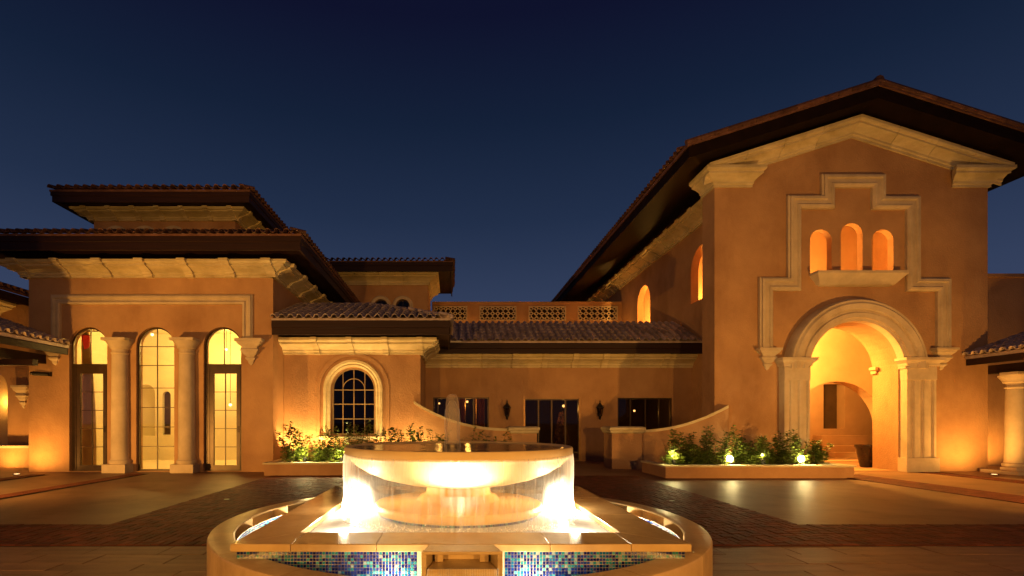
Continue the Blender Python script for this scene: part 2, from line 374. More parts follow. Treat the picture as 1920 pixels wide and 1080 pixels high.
def cornice(parent, A, B, nrm, prof, mA=0, mB=0, L=.95, bracket=.17, proud=.045, mat=None, first=0.0, bname='cornice_bracket'):
    A = Vector(A); B = Vector(B); D = (B - A); ln = D.length; D.normalize(); n = max(1, round(ln / L)); l = ln / n
    for i in range(n):
        a = A + D * (l * i + (.007 if i else 0)); b = A + D * (l * (i + 1) - (.007 if i < n - 1 else 0))
        MB().run(a, b, nrm, prof, mA if i == 0 else 0, mB if i == n - 1 else 0).build('cornice_stone', mat or STONE, parent)
    if bracket:
        z1 = max(z for o, z in prof); bp = [(o + proud * (1 if o > 0 else 0), z - .0 if 0 < z < z1 else z + (.004 if z >= z1 else -.012)) for o, z in prof]
        for i in range(n + 1):
            p = A + D * (l * i)
            if (i == 0 and mA == 0) or (i == n and mB == 0): continue
            w = bracket * random.uniform(.9, 1.1)
            MB().run(p - D * w / 2, p + D * w / 2, nrm, bp).build(bname, mat or STONE, parent)
def hip_roof(parent, x0, x1, y0, y1, z, slope, fh=.34, name='roof', inset=None, soffit=None):
    """hipped roof slab with a timber fascia and a boarded soffit; eave top edge at z"""
    t = inset if inset else min(x1 - x0, y1 - y0) / 2; zt = z + slope * t
    m = MB(); m.add([(x0, y0, z), (x1, y0, z), (x1, y1, z), (x0, y1, z), (x0 + t, y0 + t, zt), (x1 - t, y0 + t, zt), (x1 - t, y1 - t, zt), (x0 + t, y1 - t, zt),
                     (x0, y0, z - .06), (x1, y0, z - .06), (x1, y1, z - .06), (x0, y1, z - .06)],
                    [(0, 1, 5, 4), (1, 2, 6, 5), (2, 3, 7, 6), (3, 0, 4, 7), (4, 5, 6, 7), (8, 9, 1, 0), (9, 10, 2, 1), (10, 11, 3, 2), (11, 8, 0, 3), (11, 10, 9, 8)])
    rf = m.build(name, TILE, parent)
    e = .05
    f = MB()
    for a, b, n_ in (((x0 + e, y0 + e, z - .062), (x1 - e, y0 + e, z - .062), (0, -1, 0)), ((x1 - e, y0 + e, z - .062), (x1 - e, y1 - e, z - .062), (1, 0, 0)), ((x0 + e, y1 - e, z - .062), (x0 + e, y0 + e, z - .062), (-1, 0, 0))):
        f.run(a, b, n_, [(-.06, -fh), (.0, -fh), (.0, -fh * .42), (.03, -fh * .38), (.03, 0), (-.06, 0)], 1, 1)
    f.build('fascia', TIMBER, parent)
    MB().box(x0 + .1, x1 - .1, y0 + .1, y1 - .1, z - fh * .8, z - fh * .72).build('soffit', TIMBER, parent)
    return rf, zt
def ftop(px, Y): return (px - 848) / 960 * Y

def window(parent, F, cx, w, z0, zs, xs=(), hs=(), arch=True, fw=.06, fd=.08, dep=.12, bar=.022, name='window', glassm=None, framem=None, depth_panes=True):
    """frame ring + glazing bars + one pane per light; xs / hs are positions of the bars"""
    glassm = glassm or GLASS; framem = framem or BRONZE
    G = lambda u, v, q: F(u, v, q + dep)
    iw = w - fw; top = (lambda x: zs + math.sqrt(max(0, iw * iw - (x - cx) ** 2))) if arch else (lambda x: zs - fw)
    out = arched(cx, w, z0, zs) if arch else rect(cx - w, cx + w, z0, zs)
    inn = arched(cx, iw, z0 + fw, zs) if arch else rect(cx - iw, cx + iw, z0 + fw, zs - fw)
    fr = MB().plate(out, [inn], G, fd).build(name, framem, parent)
    X = [cx - iw] + sorted(xs) + [cx + iw]; Z = [z0 + fw] + sorted(hs) + [zs + iw if arch else zs - fw]
    Gb = lambda u, v, q: F(u, v, q + dep + .012)
    b = MB(); vb = []
    for x in sorted(xs): MB().plate(rect(x - bar / 2, x + bar / 2, z0 + fw, top(x)), [], Gb, .035).build('glazing_bar', framem, fr)
    for i, h in enumerate(sorted(hs)):
        hw = math.sqrt(max(0, iw * iw - max(0, h - zs) ** 2)) if arch else iw
        MB().plate(rect(cx - hw, cx + hw, h - bar / 2, h + bar / 2), [], lambda u, v, q: F(u, v, q + dep + .008), .043).build('glazing_bar', framem, fr)
    Gp = lambda u, v, q: F(u, v, q + dep + .026)
    for i in range(len(X) - 1):
        for j in range(len(Z) - 1):
            a, c, z_, z1 = X[i], X[i + 1], Z[j], Z[j + 1]
            pts = [(a, z_), (c, z_)]; k = 8
            tp = [(c + (a - c) * q / k, min(z1, top(c + (a - c) * q / k))) for q in range(k + 1)]
            tp = [(x, z) for x, z in tp if z > z_ + .003]
            if len(tp) < 2: continue
            if not arch or z1 <= min(top(a), top(c)): tp = [(c, z1), (a, z1)]
            if tp[0][0] != c and not any(abs(p[0] - c) < 1e-6 for p in tp): pts[1] = (tp[0][0], z_)
            if not any(abs(p[0] - a) < 1e-6 for p in tp): pts[0] = (tp[-1][0], z_)
            MB().plate(pts + tp, [], Gp, .006).build('pane', glassm, fr)
    return fr

# ================================================================ SETTING: ground
def sheet(name, x0, x1, y0, y1, z, mat):
    return tag(MB().quad((x0, y0, z), (x1, y0, z), (x1, y1, z), (x0, y1, z)).build(name, mat), kind='structure')
sheet('ground', -400, 400, -300, 700, 0, PAVE)
CX, CY = .07, 6.05
def brick_me(lx, ly):
    m = bpy.data.meshes.new('brick'); h = .012; e = .006
    vs = [(-lx, -ly, -.003), (lx, -ly, -.003), (lx, ly, -.003), (-lx, ly, -.003), (-lx, -ly, h - e), (lx, -ly, h - e), (lx, ly, h - e), (-lx, ly, h - e), (-lx + e, -ly + e, h), (lx - e, -ly + e, h), (lx - e, ly - e, h), (-lx + e, ly - e, h)]
    fs = [(0, 1, 5, 4), (1, 2, 6, 5), (2, 3, 7, 6), (3, 0, 4, 7), (4, 5, 9, 8), (5, 6, 10, 9), (6, 7, 11, 10), (7, 4, 8, 11), (8, 9, 10, 11)]
    m.from_pydata(vs, [], fs); m.update(); m.materials.append(BRICK); return m, vs, fs
BL, BVL, BFL = brick_me(.104, .049); BS, BVS, BFS = brick_me(.049, .104)
bed = sheet('brick_paving', -9.5, 11.5, 6.54, 7.90, .003, MORTAR)
MB().quad((-5.3, 7.90, .003), (5.35, 7.90, .003), (5.35, 14.95, .003), (-5.3, 14.95, .003)).build('mortar_bed', MORTAR, bed)
cells = []
def basket(x0, x1, y0, y1):
    nx = int((x1 - x0) / .216); ny = round((y1 - y0) / .216); px = (x1 - x0) / nx; py = (y1 - y0) / ny
    for i in range(nx):
        for j in range(ny):
            x = x0 + (i + .5) * px; y = y0 + (j + .5) * py
            if math.hypot(x - CX, y - CY) < 2.86: continue
            for s in (-1, 1):
                if (i + j) % 2: cells.append((x, y + s * py / 4, 0))
                else: cells.append((x + s * px / 4, y, 1))
basket(-9.5, 11.5, 6.56, 7.88); basket(-5.28, 5.33, 7.90, 14.93)
def inview(x, y): 
    px = 848 + 960 * x / y; return -20 < px < 1940
near = sorted([c for c in cells if inview(c[0], c[1])], key=lambda c: c[1] * 1.0 + .02 * abs(c[0]))[:298]
nset = set(near)
for x, y, k in near:
    piece('brick', BS if k else BL, Matrix.Translation((x, y, .006 + random.uniform(-.003, .004))) @ Matrix.Rotation(random.uniform(-.02, .02), 4, 'Z'), bed)
m = MB()
for c in cells:
    if c in nset: continue
    x, y, k = c; dz = .006 + random.uniform(-.003, .004); m.add([(x + a, y + b, z + dz) for a, b, z in (BVS if k else BVL)], BFL)
m.build('brickwork', BRICKS, bed, kind='stuff')
# front paving: narrow stone slabs in courses
fp = sheet('stone_paving', -9.5, 11.5, 1.2, 6.53, .003, MORTAR)
yy = 3.3; row = 0
while yy < 6.5:
    d = .40 if row % 3 else .27
    if yy + d > 6.52: d = 6.52 - yy
    x = -7.2 - random.uniform(0, .5)
    while x < 8.4:
        l = random.choice((.55, .7, .9, 1.15))
        cxm = x + l / 2
        if math.hypot(cxm - CX, yy + d / 2 - CY) > 2.45:
            MB().box(x + .006, x + l - .006, yy + .006, yy + d - .006, -.01, .012 + random.uniform(-.004, .003)).build('paving_slab', SLAB, fp, bevel=.004)
        x += l
    yy += d; row += 1
# dark paver strips across the forecourt
for x0, x1, y0, y1 in ((11.05, 12.2, 6.0, 15.3), (14.6, 15.3, 7.0, 16.0), (-9.75, -9.2, 6.0, 15.6), (-12.6, -12.0, 6.0, 15.3)):
    st = sheet('brick_strip', x0, x1, y0, y1, .0035, MORTAR); m = MB(); y = y0 + .06
    while y < y1 - .05:
        x = x0 + .12
        while x < x1 - .1:
            m.add([(x + a, y + b, z + .006) for a, b, z in BVL], BFL); x += .216
        y += .108
    m.build('brickwork', BRICKS, st, kind='stuff')

# ================================================================ PAVILION (left)
PX0, PX1, PY = -13.4, -5.67, 16.2
pav = thing('pavilion', (-9.5, 16.2, 0), 'ochre stucco pavilion with three tall lit arched openings, columns and a two tiered tiled roof', 'building')
WC = (-11.52, -9.40, -7.27); WW = .60; ZS = 3.99
MB().plate(rect(PX0, PX1, -.1, 6.6), [arched(c, WW, 0.02, ZS) for c in WC], FY(PY), .34).build('wall', STUCCO, pav)
MB().plate(rect(PY + .34, 24.0, -.1, 6.6), [], FXr(PX1), .3).build('side_wall', STUCCO, pav)
MB().plate(rect(PY + .34, 24.0, -.1, 6.6), [], FX(PX0), .3).build('side_wall', STUCCO, pav)
MB().plate(rect(PX0, PX1, -.1, 6.6), [arched(-12.3, .55, .8, 3.2), arched(-10.4, .30, .9, 3.3)], FY(23.7), .3).build('rear_wall', CREAM, pav)
# interior lining so that the room reads pale
MB().box(PX0 + .34, PX1 - .34, PY + .36, 23.6, 5.2, 5.3).build('ceiling', CREAM, pav)
MB().box(PX0 + .3, PX1 - .3, PY + .2, 23.6, .005, .02).build('floor', CREAM, pav)
MB().box(PX0 + .302, PX0 + .34, PY + .36, 23.69, .02, 5.2).build('lining', CREAM, pav)
MB().box(PX1 - .34, PX1 - .302, PY + .36, 23.69, .02, 5.2).build('lining', CREAM, pav)
MB().plate(rect(PX0 + .35, PX1 - .35, .02, 5.2), [arched(-12.55, .36, 1.0, 2.75), arched(-11.72, .17, 1.05, 2.66)], FY(21.0), .25).build('inner_wall', CREAM, pav)
MB().plate(arched(-11.72, .17, 1.05, 2.66), [], FY(21.15), .02).build('inner_window', BRONZE, pav)
# openings: two glazed doors and one window
for i, c in enumerate(WC):
    if i == 1:
        window(pav, FY(PY), c, WW, .03, ZS, [c], [.80, 1.42, 2.04, 2.66, 3.38, 3.98], fw=.045, dep=.10)
    else:
        window(pav, FY(PY), c, WW, 3.37, ZS, [c], [], fw=.055, dep=.10, name='fanlight')
        dr = MB().plate(rect(c - WW, c + WW, .03, 3.368), [rect(c - WW + .27, c + WW - .20, .20, 3.12)], lambda u, v, q: (u, PY + .10 + q, v), .09).build('door', BRONZE, pav)
        x0, x1 = c - WW + .27, c + WW - .20; xm = (x0 + x1) / 2; zz = [.20 + (3.12 - .20) * k / 5 for k in range(6)]
        for k in range(5):
            for a, b in ((x0, xm), (xm, x1)): MB().box(a, b, PY + .135, PY + .141, zz[k], zz[k + 1]).build('pane', GLASS, dr)
            if k: MB().box(x0, x1, PY + .12, PY + .16, zz[k] - .011, zz[k] + .011).build('glazing_bar', BRONZE, dr)
        MB().box(xm - .011, xm + .011, PY + .118, PY + .162, .2, 3.12).build('glazing_bar', BRONZE, dr)
        for s in (-.54, -.47, .50): MB().box(c + s, c + s + .02, PY + .085, PY + .0995, .05, 3.34).build('door_moulding', BRONZE, dr)
        MB().tube([(x1 + .07, PY + .05, 1.25), (x1 + .07, PY + .05, 1.45)], .013, 6).build('handle', IRON, dr)
COLP = [(.47, 0), (.47, .04)]
def half_column(parent, cx, cy, z_top, r=.30, cap_w=.50, name='column', plinth=.27, mat=None):
    mat = mat or STONE2
    h = z_top
    col = MB().lathe([(r * 1.13, plinth + .0), (r * 1.22, plinth + .05), (r * 1.2, plinth + .10), (r * 1.05, plinth + .13), (r * 1.0, plinth + .18), (r * .97, h * .5), (r * .9, h - .50), (r * 1.0, h - .47), (r * 1.0, h - .44), (r * .9, h - .43), (r * .92, h - .34)], cx, cy, 28).build(name, mat, parent, smooth=True)
    MB().box(cx - cap_w * .98, cx + cap_w * .98, cy - cap_w * .9, cy + .1, 0, plinth).build('plinth', mat, col, bevel=.012)
    MB().lathe([(r * .92, h - .34), (r * 1.12, h - .30), (r * 1.15, h - .26), (r * 1.3, h - .20), (r * 1.52, h - .12), (r * 1.55, h - .09)], cx, cy, 28).build('capital', mat, col, smooth=True)
    MB().box(cx - cap_w, cx + cap_w, cy - cap_w, cy + .1, h - .09, h).build('abacus', mat, col, bevel=.01)
    return col
for cx in (-10.44, -8.34): half_column(pav, cx, 16.09, 4.19, r=.25, cap_w=.37)
def corbel(parent, cx, Y, zt, w=.30, h=.85, d=.28, name='corbel'):
    prof = [(1, 0), (1, -.10), (.88, -.12), (.84, -.19), (.58, -.31), (.55, -.37), (.66, -.40), (.66, -.46), (.56, -.49), (.44, -.60), (.27, -.68), (.36, -.71), (.36, -.76), (.20, -.84), (.15, -.93), (.02, -1.0)]
    m = MB(); vs = []; fs = []
    for s, z in prof: vs += [(cx - w * s, Y + .01, zt + z * h), (cx - w * s, Y - d * s, zt + z * h), (cx + w * s, Y - d * s, zt + z * h), (cx + w * s, Y + .01, zt + z * h)]
    for i in range(len(prof) - 1):
        for k in range(4): fs.append((i * 4 + k, i * 4 + (k + 1) % 4, i * 4 + 4 + (k + 1) % 4, i * 4 + 4 + k))
    fs.append((3, 2, 1, 0)); m.add(vs, fs); return m.build(name, STONE2, parent)
corbel(pav, -6.36, PY, 4.19, .42, .82, .3); corbel(pav, -12.55, PY, 4.19, .42, .82, .3)
MOULD = [(0, 0), (0, .05), (.05, .08), (.05, .11), (.11, .12), (.15, .07), (.20, .07), (.24, .12), (.28, .12), (.31, .09), (.31, 0)]
MB().sweep([(-12.67, 4.19), (-12.67, 5.60), (-6.30, 5.60), (-6.30, 4.19)], [(-a, b) for a, b in MOULD], FY(PY)).build('wall_moulding', STONE2, pav)
CP = scaled(CORN, 1.08, .84)
cornice(pav, (PX0, PY, 6.13), (PX1, PY, 6.13), (0, -1, 0), CP, 1, 1, L=1.28, bracket=.26, proud=.10)
cornice(pav, (PX1, PY, 6.13), (PX1, 23.9, 6.13), (1, 0, 0), CP, 1, 0, L=1.28, bracket=.26, proud=.10)
cornice(pav, (PX0, 23.9, 6.13), (PX0, PY, 6.13), (-1, 0, 0), CP, 0, 1, L=1.28, bracket=.26, proud=.10)
rf, zt = hip_roof(pav, PX0 - 1.25, PX1 + 1.25, PY - 1.2, 25.1, 7.1, .32, fh=.40)
lay_tiles(rf, (PX0 - 1.25, PY - 1.2, 7.1), (1, 0, 0), (0, 1, .32), 38, 1)
lay_tiles(rf, (PX1 + 1.25, PY - 1.2, 7.1), (0, 1, 0), (-1, 0, .32), 37, 1)
# clerestory tier
UX0, UX1, UY = -11.9, -7.2, 17.0
MB().plate(rect(UX0, UX1, 6.2, 8.55), [arched(c, .36, 7.0, 7.62) for c in (-11.15, -10.2, -9.25)], FY(UY), .3).build('clerestory_wall', STUCCO, pav)
MB().plate(rect(UY + .3, 21.7, 6.2, 8.55), [], FXr(UX1), .3).build('clerestory_wall', STUCCO, pav)
MB().plate(rect(UY + .3, 21.7, 6.2, 8.55), [], FX(UX0), .3).build('clerestory_wall', STUCCO, pav)
MB().box(UX0, UX1, 21.7, 22, 6.2, 8.55).build('clerestory_wall', STUCCO, pav)
for c in (-11.15, -10.2, -9.25):
    window(pav, FY(UY), c, .36, 7.0, 7.62, [c], [], fw=.04, dep=.1, glassm=GLASS_DARK)
    MB().sweep([(c - .36, 7.3)] + arc(c, 7.62, .36, 180, 0, 12) + [(c + .36, 7.3)], [(0, 0), (0, .05), (.10, .06), (.12, 0)], FY(UY)).build('arch_trim', STONE2, pav)
CU = scaled(CORN, .85, .60)
cornice(pav, (UX0, UY, 8.24), (UX1, UY, 8.24), (0, -1, 0), CU, 1, 1, L=.78, bracket=.15, proud=.07)
cornice(pav, (UX1, UY, 8.24), (UX1, 22, 8.24), (1, 0, 0), CU, 1, 0, L=.78, bracket=.15, proud=.07)
cornice(pav, (UX0, 22, 8.24), (UX0, UY, 8.24), (-1, 0, 0), CU, 0, 1, L=.78, bracket=.15, proud=.07)
rf, zt = hip_roof(pav, UX0 - .62, UX1 + .92, UY - 1.1, 22.9, 8.80, .30, fh=.30, name='clerestory_roof')
lay_tiles(rf, (UX0 - .62, UY - 1.1, 8.80), (1, 0, 0), (0, 1, .30), 23, 1)
lay_tiles(rf, (UX1 + .92, UY - 1.1, 8.80), (0, 1, 0), (-1, 0, .30), 25, 1)

# curtain in the left door, red pennant above it
def curtain(x0, x1, y, z0, z1, mat, label, name='curtain', folds=7, amp=.05, gather=0.0):
    t = thing(name, ((x0 + x1) / 2, y, z0), label, 'curtain'); n = folds * 8; vs = []; fs = []; k = 10
    for j in range(k + 1):
        v = j / k
        for i in range(n + 1):
            u = i / n; g = gather * (v ** 2); x = x0 + (x1 - x0 - g) * u
            a = math.sin(u * folds * 2 * math.pi + .6 * math.sin(v * 3)) * amp
            vs += [(x, y + a, z0 + (z1 - z0) * v)]
    for j in range(k):
        for i in range(n): fs.append((j * (n + 1) + i, j * (n + 1) + i + 1, (j + 1) * (n + 1) + i + 1, (j + 1) * (n + 1) + i))
    N = len(vs); vs += [(x, y_ + .012, z) for x, y_, z in vs]; fs += [tuple(reversed([q + N for q in f])) for f in fs]
    MB().add(vs, fs).build('cloth', mat, t, smooth=True)
    MB().tube([(x0 - .1, y, z1 + .02), (x1 + .1, y, z1 + .02)], .02, 8).build('rod', IRON, t); return t
curtain(-12.20, -11.72, 16.85, .03, 4.55, CURT, 'pale floor length curtain behind the left glazed door of the pavilion', gather=.25)
t = thing('pennant', (-11.97, 16.72, 3.9), 'small red cloth pennant hanging inside the left fanlight', 'pennant')
MB().add([(-12.12, 16.72, 4.42), (-11.84, 16.72, 4.40), (-11.86, 16.72, 4.02), (-12.02, 16.72, 3.94), (-12.12, 16.735, 4.42), (-11.84, 16.735, 4.40), (-11.86, 16.735, 4.02), (-12.02, 16.735, 3.94)],
         [(0, 1, 2, 3), (7, 6, 5, 4), (0, 4, 5, 1), (1, 5, 6, 2), (2, 6, 7, 3), (3, 7, 4, 0)]).build('cloth', RED, t)
MB().tube([(-12.15, 16.73, 4.43), (-11.8, 16.73, 4.41)], .012, 6).build('rod', IRON, t)
def pendant(loc, label, power, col, drop=.6, radius=.09, top=None, bulb=None):
    x, y, z = loc; t = thing('pendant_lamp', (x, y, z), label, 'lamp', 'lamps hanging indoors')
    MB().tube([(x, y, z + radius * .9), (x, y, z + drop)], .008, 6).build('cord', IRON, t)
    MB().lathe([(.001, z + radius * 1.2), (radius * .5, z + radius * 1.1), (radius * .55, z + radius * .8), (.001, z + radius * .78)], x, y, 12).build('cap', IRON, t)
    pr = [(.001 + radius * math.sin(math.pi * i / 8), z - radius * math.cos(math.pi * i / 8)) for i in range(9)]
    MB().lathe(pr, x, y, 14).build('bulb', bulb or BULB_S, t, smooth=True)
    lamp('pendant_light', (x, y, z - radius - .06), power, col, .12, t); return t
pendant((-10.9, 18.6, 4.75), 'round lit globe on a cord inside the left part of the pavilion', PW['room'] * .5, YEL, .45, .05)
pendant((-8.65, 19.6, 4.35), 'round lit globe on a cord deep inside the pavilion', PW['room'] * .5, YEL, .85, .05)
pendant((-7.76, 17.9, 2.18), 'low lit globe on a long cord behind the right glazed door of the pavilion', PW['room'] * .12, YEL, 3.0, .05)
lamp('room_light', (-9.6, 22.6, 3.2), PW['room'] * .3, AMB, .2)

# wall camera
t = thing('wall_camera', (-12.95, 16.2, 3.08), 'small dark camera fixed to the left corner of the pavilion wall', 'camera')
MB().box(-12.72, -12.66, 16.10, 16.198, 3.02, 3.14).build('mount', IRON, t); MB().tube([(-12.70, 16.10, 3.08), (-13.1, 16.0, 3.10)], [.06, .07], 10).build('body', IRON, t); MB().tube([(-13.1, 16.0, 3.10), (-13.16, 15.985, 3.103)], [.05, .05], 10).build('lens', POT, t)

# ================================================================ GARDEN WING (small, arched window)
WX0, WX1, WY = -5.66, -1.07, 17.2
wing = thing('garden_wing', (-3.3, 17.2, 0), 'low ochre wing with one arched window behind the planter and a grey tiled hip roof', 'building')
WCX = -3.33
MB().plate(rect(WX0, WX1, -.1, 4.25), [arched(WCX, .74, 1.13, 2.67)], FY(WY), .3).build('wall', STUCCO, wing)
MB().plate(rect(WY + .3, 20.5, -.1, 4.25), [], FXr(WX1), .3).build('side_wall', STUCCO, wing)
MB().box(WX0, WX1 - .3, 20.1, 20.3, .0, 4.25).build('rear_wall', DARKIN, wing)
LIT_GOLD = surface('lit_gold_frame', (.26, .17, .08), (.36, .24, .12), scale=6, rough=.4, bump=.05, metal=.2)  # lighter gold tone carries the lamplight on the window bars
fr = window(wing, FY(WY), WCX, .74, 1.13, 2.67, [WCX - .37, WCX, WCX + .37], [1.68, 2.18, 2.66], fw=.06, dep=.12, bar=.028, glassm=GLASS_DARK, framem=LIT_GOLD)
MB().sweep(arc(WCX, 2.67, .37, 180, 0, 14), [(-.012, .0), (-.012, .03), (.012, .03), (.012, 0)], lambda u, v, q: (u, WY + .13 + q, v)).build('glazing_arch', LIT_GOLD, fr)
MB().sweep([(WCX - .76, 1.1)] + arc(WCX, 2.67, .76, 180, 0, 26) + [(WCX + .76, 1.1)], [(0, 0), (0, .04), (.06, .07), (.09, .05), (.14, .10), (.22, .10), (.24, 0)], FY(WY)).build('arch_trim', STONE, wing, smooth=True)
MB().sweep([(WCX - 1.12, 1.1)] + arc(WCX, 2.67, 1.12, 180, 0, 26) + [(WCX + 1.12, 1.1)], [(-.02, 0), (-.02, .05), (.10, .05), (.10, 0)], FY(WY)).build('wall_band', STUCCO, wing)
MB().box(WCX - 1.1, WCX + 1.1, WY - .16, WY, .98, 1.10).build('sill', STONE, wing, bevel=.01)
CW = scaled(CORN, 1.0, .98)
cornice(wing, (WX0, WY, 3.84), (WX1, WY, 3.84), (0, -1, 0), CW, 0, 1, L=1.15, bracket=.2, proud=.08)
cornice(wing, (WX1, WY, 3.84), (WX1, 19.9, 3.84), (1, 0, 0), CW, 1, 0, L=.8, bracket=.16, proud=.05)
RX1, RY0, RZ, RS = -.05, 16.0, 4.82, .35
m = MB(); t_ = 3.1
m.add([(-5.66, RY0, RZ), (RX1, RY0, RZ), (RX1, RY0 + 2 * t_, RZ), (-5.66, RY0 + 2 * t_, RZ), (-5.66, RY0 + t_, RZ + RS * t_), (RX1 - t_, RY0 + t_, RZ + RS * t_),
       (-5.66, RY0, RZ - .06), (RX1, RY0, RZ - .06), (RX1, RY0 + 2 * t_, RZ - .06), (-5.66, RY0 + 2 * t_, RZ - .06)],
      [(0, 1, 5, 4), (1, 2, 5), (2, 3, 4, 5), (6, 7, 1, 0), (7, 8, 2, 1), (8, 9, 3, 2), (9, 6, 0, 3, 4), (9, 8, 7, 6)])
wrf = m.build('roof', TILE_GREY, wing)
m = MB(); e = .05
FP = [(-.06, -.44), (0, -.44), (0, -.24), (.03, -.22), (.03, 0), (-.06, 0)]
m.run((-5.66, RY0 + e, RZ - .062), (RX1 - e, RY0 + e, RZ - .062), (0, -1, 0), FP, 0, 1); m.run((RX1 - e, RY0 + e, RZ - .062), (RX1 - e, 19.4, RZ - .062), (1, 0, 0), FP, 1, 0)
m.build('fascia', TIMBER, wing)
MB().box(-5.66, RX1 - .1, RY0 + .1, 19.4, RZ - .42, RZ - .37).build('soffit', TIMBER, wing)
lay_tiles(wrf, (-5.66, RY0, RZ), (1, 0, 0), (0, 1, RS), 21, 8, TILE_G, ok=lambda u, s: u < 5.61 - s * .945 + .1)
lay_tiles(wrf, (RX1, RY0, RZ), (0, 1, 0), (-1, 0, RS), 12, 6, TILE_G, ok=lambda u, s: u > s * .945 - .05)
L_ = math.sqrt(2 * t_ * t_ + (RS * t_) ** 2); n = 10
for i in range(n):
    a = Vector((RX1, RY0, RZ)) + Vector((-t_, t_, RS * t_)) * (i / n); b = Vector((RX1, RY0, RZ)) + Vector((-t_, t_, RS * t_)) * ((i + 1.08) / n)
    MB().tube([a + Vector((0, 0, .05)), b + Vector((0, 0, .045))], [.10, .085], 8).build('hip_tile', TILE_GREY, wrf)
for i in range(6):
    a = -5.66 + i * (2.51 / 6); MB().tube([(a, RY0 + t_, RZ + RS * t_ + .03), (a + .44, RY0 + t_, RZ + RS * t_ + .03)], [.10, .085], 8).build('ridge_tile', TILE_GREY, wrf)

# ================================================================ CENTRAL HALL (door and two windows)
HY = 20.5
hall = thing('entrance_hall', (4.2, 20.5, 0), 'recessed ochre entrance range with dark glazed doors between two wall lanterns', 'building')
HZ = 4.45
MB().plate(rect(-1.07, 9.6, -.1, HZ), [rect(-.77, 1.47, .75, 2.56), rect(2.88, 5.10, 0.02, 2.50), rect(6.62, 8.80, .75, 2.54)], FY(HY), .3).build('wall', STUCCO, hall)
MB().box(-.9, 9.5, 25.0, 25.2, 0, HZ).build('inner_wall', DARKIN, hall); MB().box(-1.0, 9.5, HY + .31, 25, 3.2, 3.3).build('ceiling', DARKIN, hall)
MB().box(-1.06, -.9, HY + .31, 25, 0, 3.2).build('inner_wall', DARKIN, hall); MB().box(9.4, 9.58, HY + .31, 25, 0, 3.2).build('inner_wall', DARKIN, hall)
LIT_COPPER = surface('lit_copper_frame', (.22, .12, .05), (.32, .18, .08), scale=6, rough=.35, bump=.05, metal=.5)  # copper tone carries the light on the door frame edges
window(hall, FY(HY), .35, 1.12, .75, 2.56, [-.58, .20, .86], [], arch=False, fw=.05, dep=.04, bar=.05, glassm=GLASS_DARK, framem=BRONZE)
window(hall, FY(HY), 7.71, 1.09, .75, 2.54, [7.15, 7.75, 8.30], [], arch=False, fw=.05, dep=.04, bar=.05, glassm=GLASS_DARK, framem=BRONZE)
window(hall, FY(HY), 3.99, 1.11, .03, 2.50, [3.46, 3.99, 4.54], [.35], arch=False, fw=.05, dep=.04, bar=.06, glassm=GLASS_DARK, framem=BRONZE, name='door')
for x in (2.88, 5.10): MB().box(x - .035, x + .035, HY - .03, HY + .02, 0.01, 2.54).build('door_trim', LIT_COPPER, hall)
CH = scaled(CORN, .85, 1.0)
cornice(hall, (-1.07, HY, 3.74), (9.6, HY, 3.74), (0, -1, 0), CH, 0, 0, L=1.2, bracket=.22, proud=.07)
# tiled lean-to roof
EY, EZ, TY, TZ = 19.55, 4.66, 21.4, 5.60
m = MB().add([(-1.9, EY, EZ), (9.6, EY, EZ), (9.6, TY, TZ), (-1.9, TY, TZ), (-1.9, EY, EZ - .06), (9.6, EY, EZ - .06), (9.6, TY, EZ - .06), (-1.9, TY, EZ - .06)],
             [(0, 1, 2, 3), (4, 5, 1, 0), (5, 6, 2, 1), (6, 7, 3, 2), (7, 4, 0, 3), (7, 6, 5, 4)])
hrf = m.build('roof', TILE_GREY, hall)
MB().run((-1.9, EY + .05, EZ - .062), (9.6, EY + .05, EZ - .062), (0, -1, 0), [(-.06, -.40), (0, -.40), (0, -.22), (.03, -.20), (.03, 0), (-.06, 0)]).build('fascia', TIMBER, hall)
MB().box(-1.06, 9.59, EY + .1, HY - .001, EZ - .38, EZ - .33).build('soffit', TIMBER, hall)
S = Vector((0, TY - EY, TZ - EZ)); sl = S.length
lay_tiles(hrf, (-1.9, EY, EZ), (1, 0, 0), S, 42, 6, TILE_G)
MB().tube([(-.15, EY - .05, EZ - .02), (.35, EY - .05, EZ - .02)], .03, 8).build('gutter_end', CREAM, hall)
# terrace parapet behind the roof, with pierced panels
ter = thing('roof_terrace', (4.2, 29, 0), 'stucco terrace parapet with four pierced tile lattice panels above the grey roof', 'parapet')
TYY = 29.0
def tz(py): return 1.6 + (790 - py) / 960 * TYY
PX = [(ftop(a, TYY), ftop(b, TYY)) for a, b in ((813, 876), (899, 968), (991, 1061), (1083, 1158))]
zb, zt2 = tz(601), tz(574)
MB().plate(rect(-1.15, 9.6, 0, tz(569)), [rect(a, b, zb, zt2) for a, b in PX], FY(TYY), .28).build('wall', STUCCO, ter)
MB().box(-1.15, 9.58, TYY + .285, TYY + .34, zb - .1, zt2 + .08).build('added_dark_backing', TIMBER, ter)  # dark sheet added behind the lattice so its holes look shaded
MB().box(-1.15, 9.6, TYY - .06, TYY + .34, tz(569), tz(566)).build('coping', STUCCO, ter)
for a, b in PX:
    w = (b - a); nx = 7; pw = w / nx; ph = (zt2 - zb) / 3
    pan = MB().sweep([(a, zb), (a, zt2), (b, zt2), (b, zb)], [(-.05, -.05), (-.05, .03), (0.0, .03), (0.0, -.05)], FY(TYY), closed=True).build('lattice_panel', STONE2, ter)
    for r in range(3):
        for k in range(nx):
            x, z = a + (k + .5) * pw, zb + (r + .5) * ph
            MB().plate([(x - pw / 2, z), (x, z - ph / 2), (x + pw / 2, z), (x, z + ph / 2)], [[(x - pw * .25, z), (x, z - ph * .25), (x + pw * .25, z), (x, z + ph * .25)]], FY(TYY + .01), .12).build('lattice_tile', STONE2, pan)
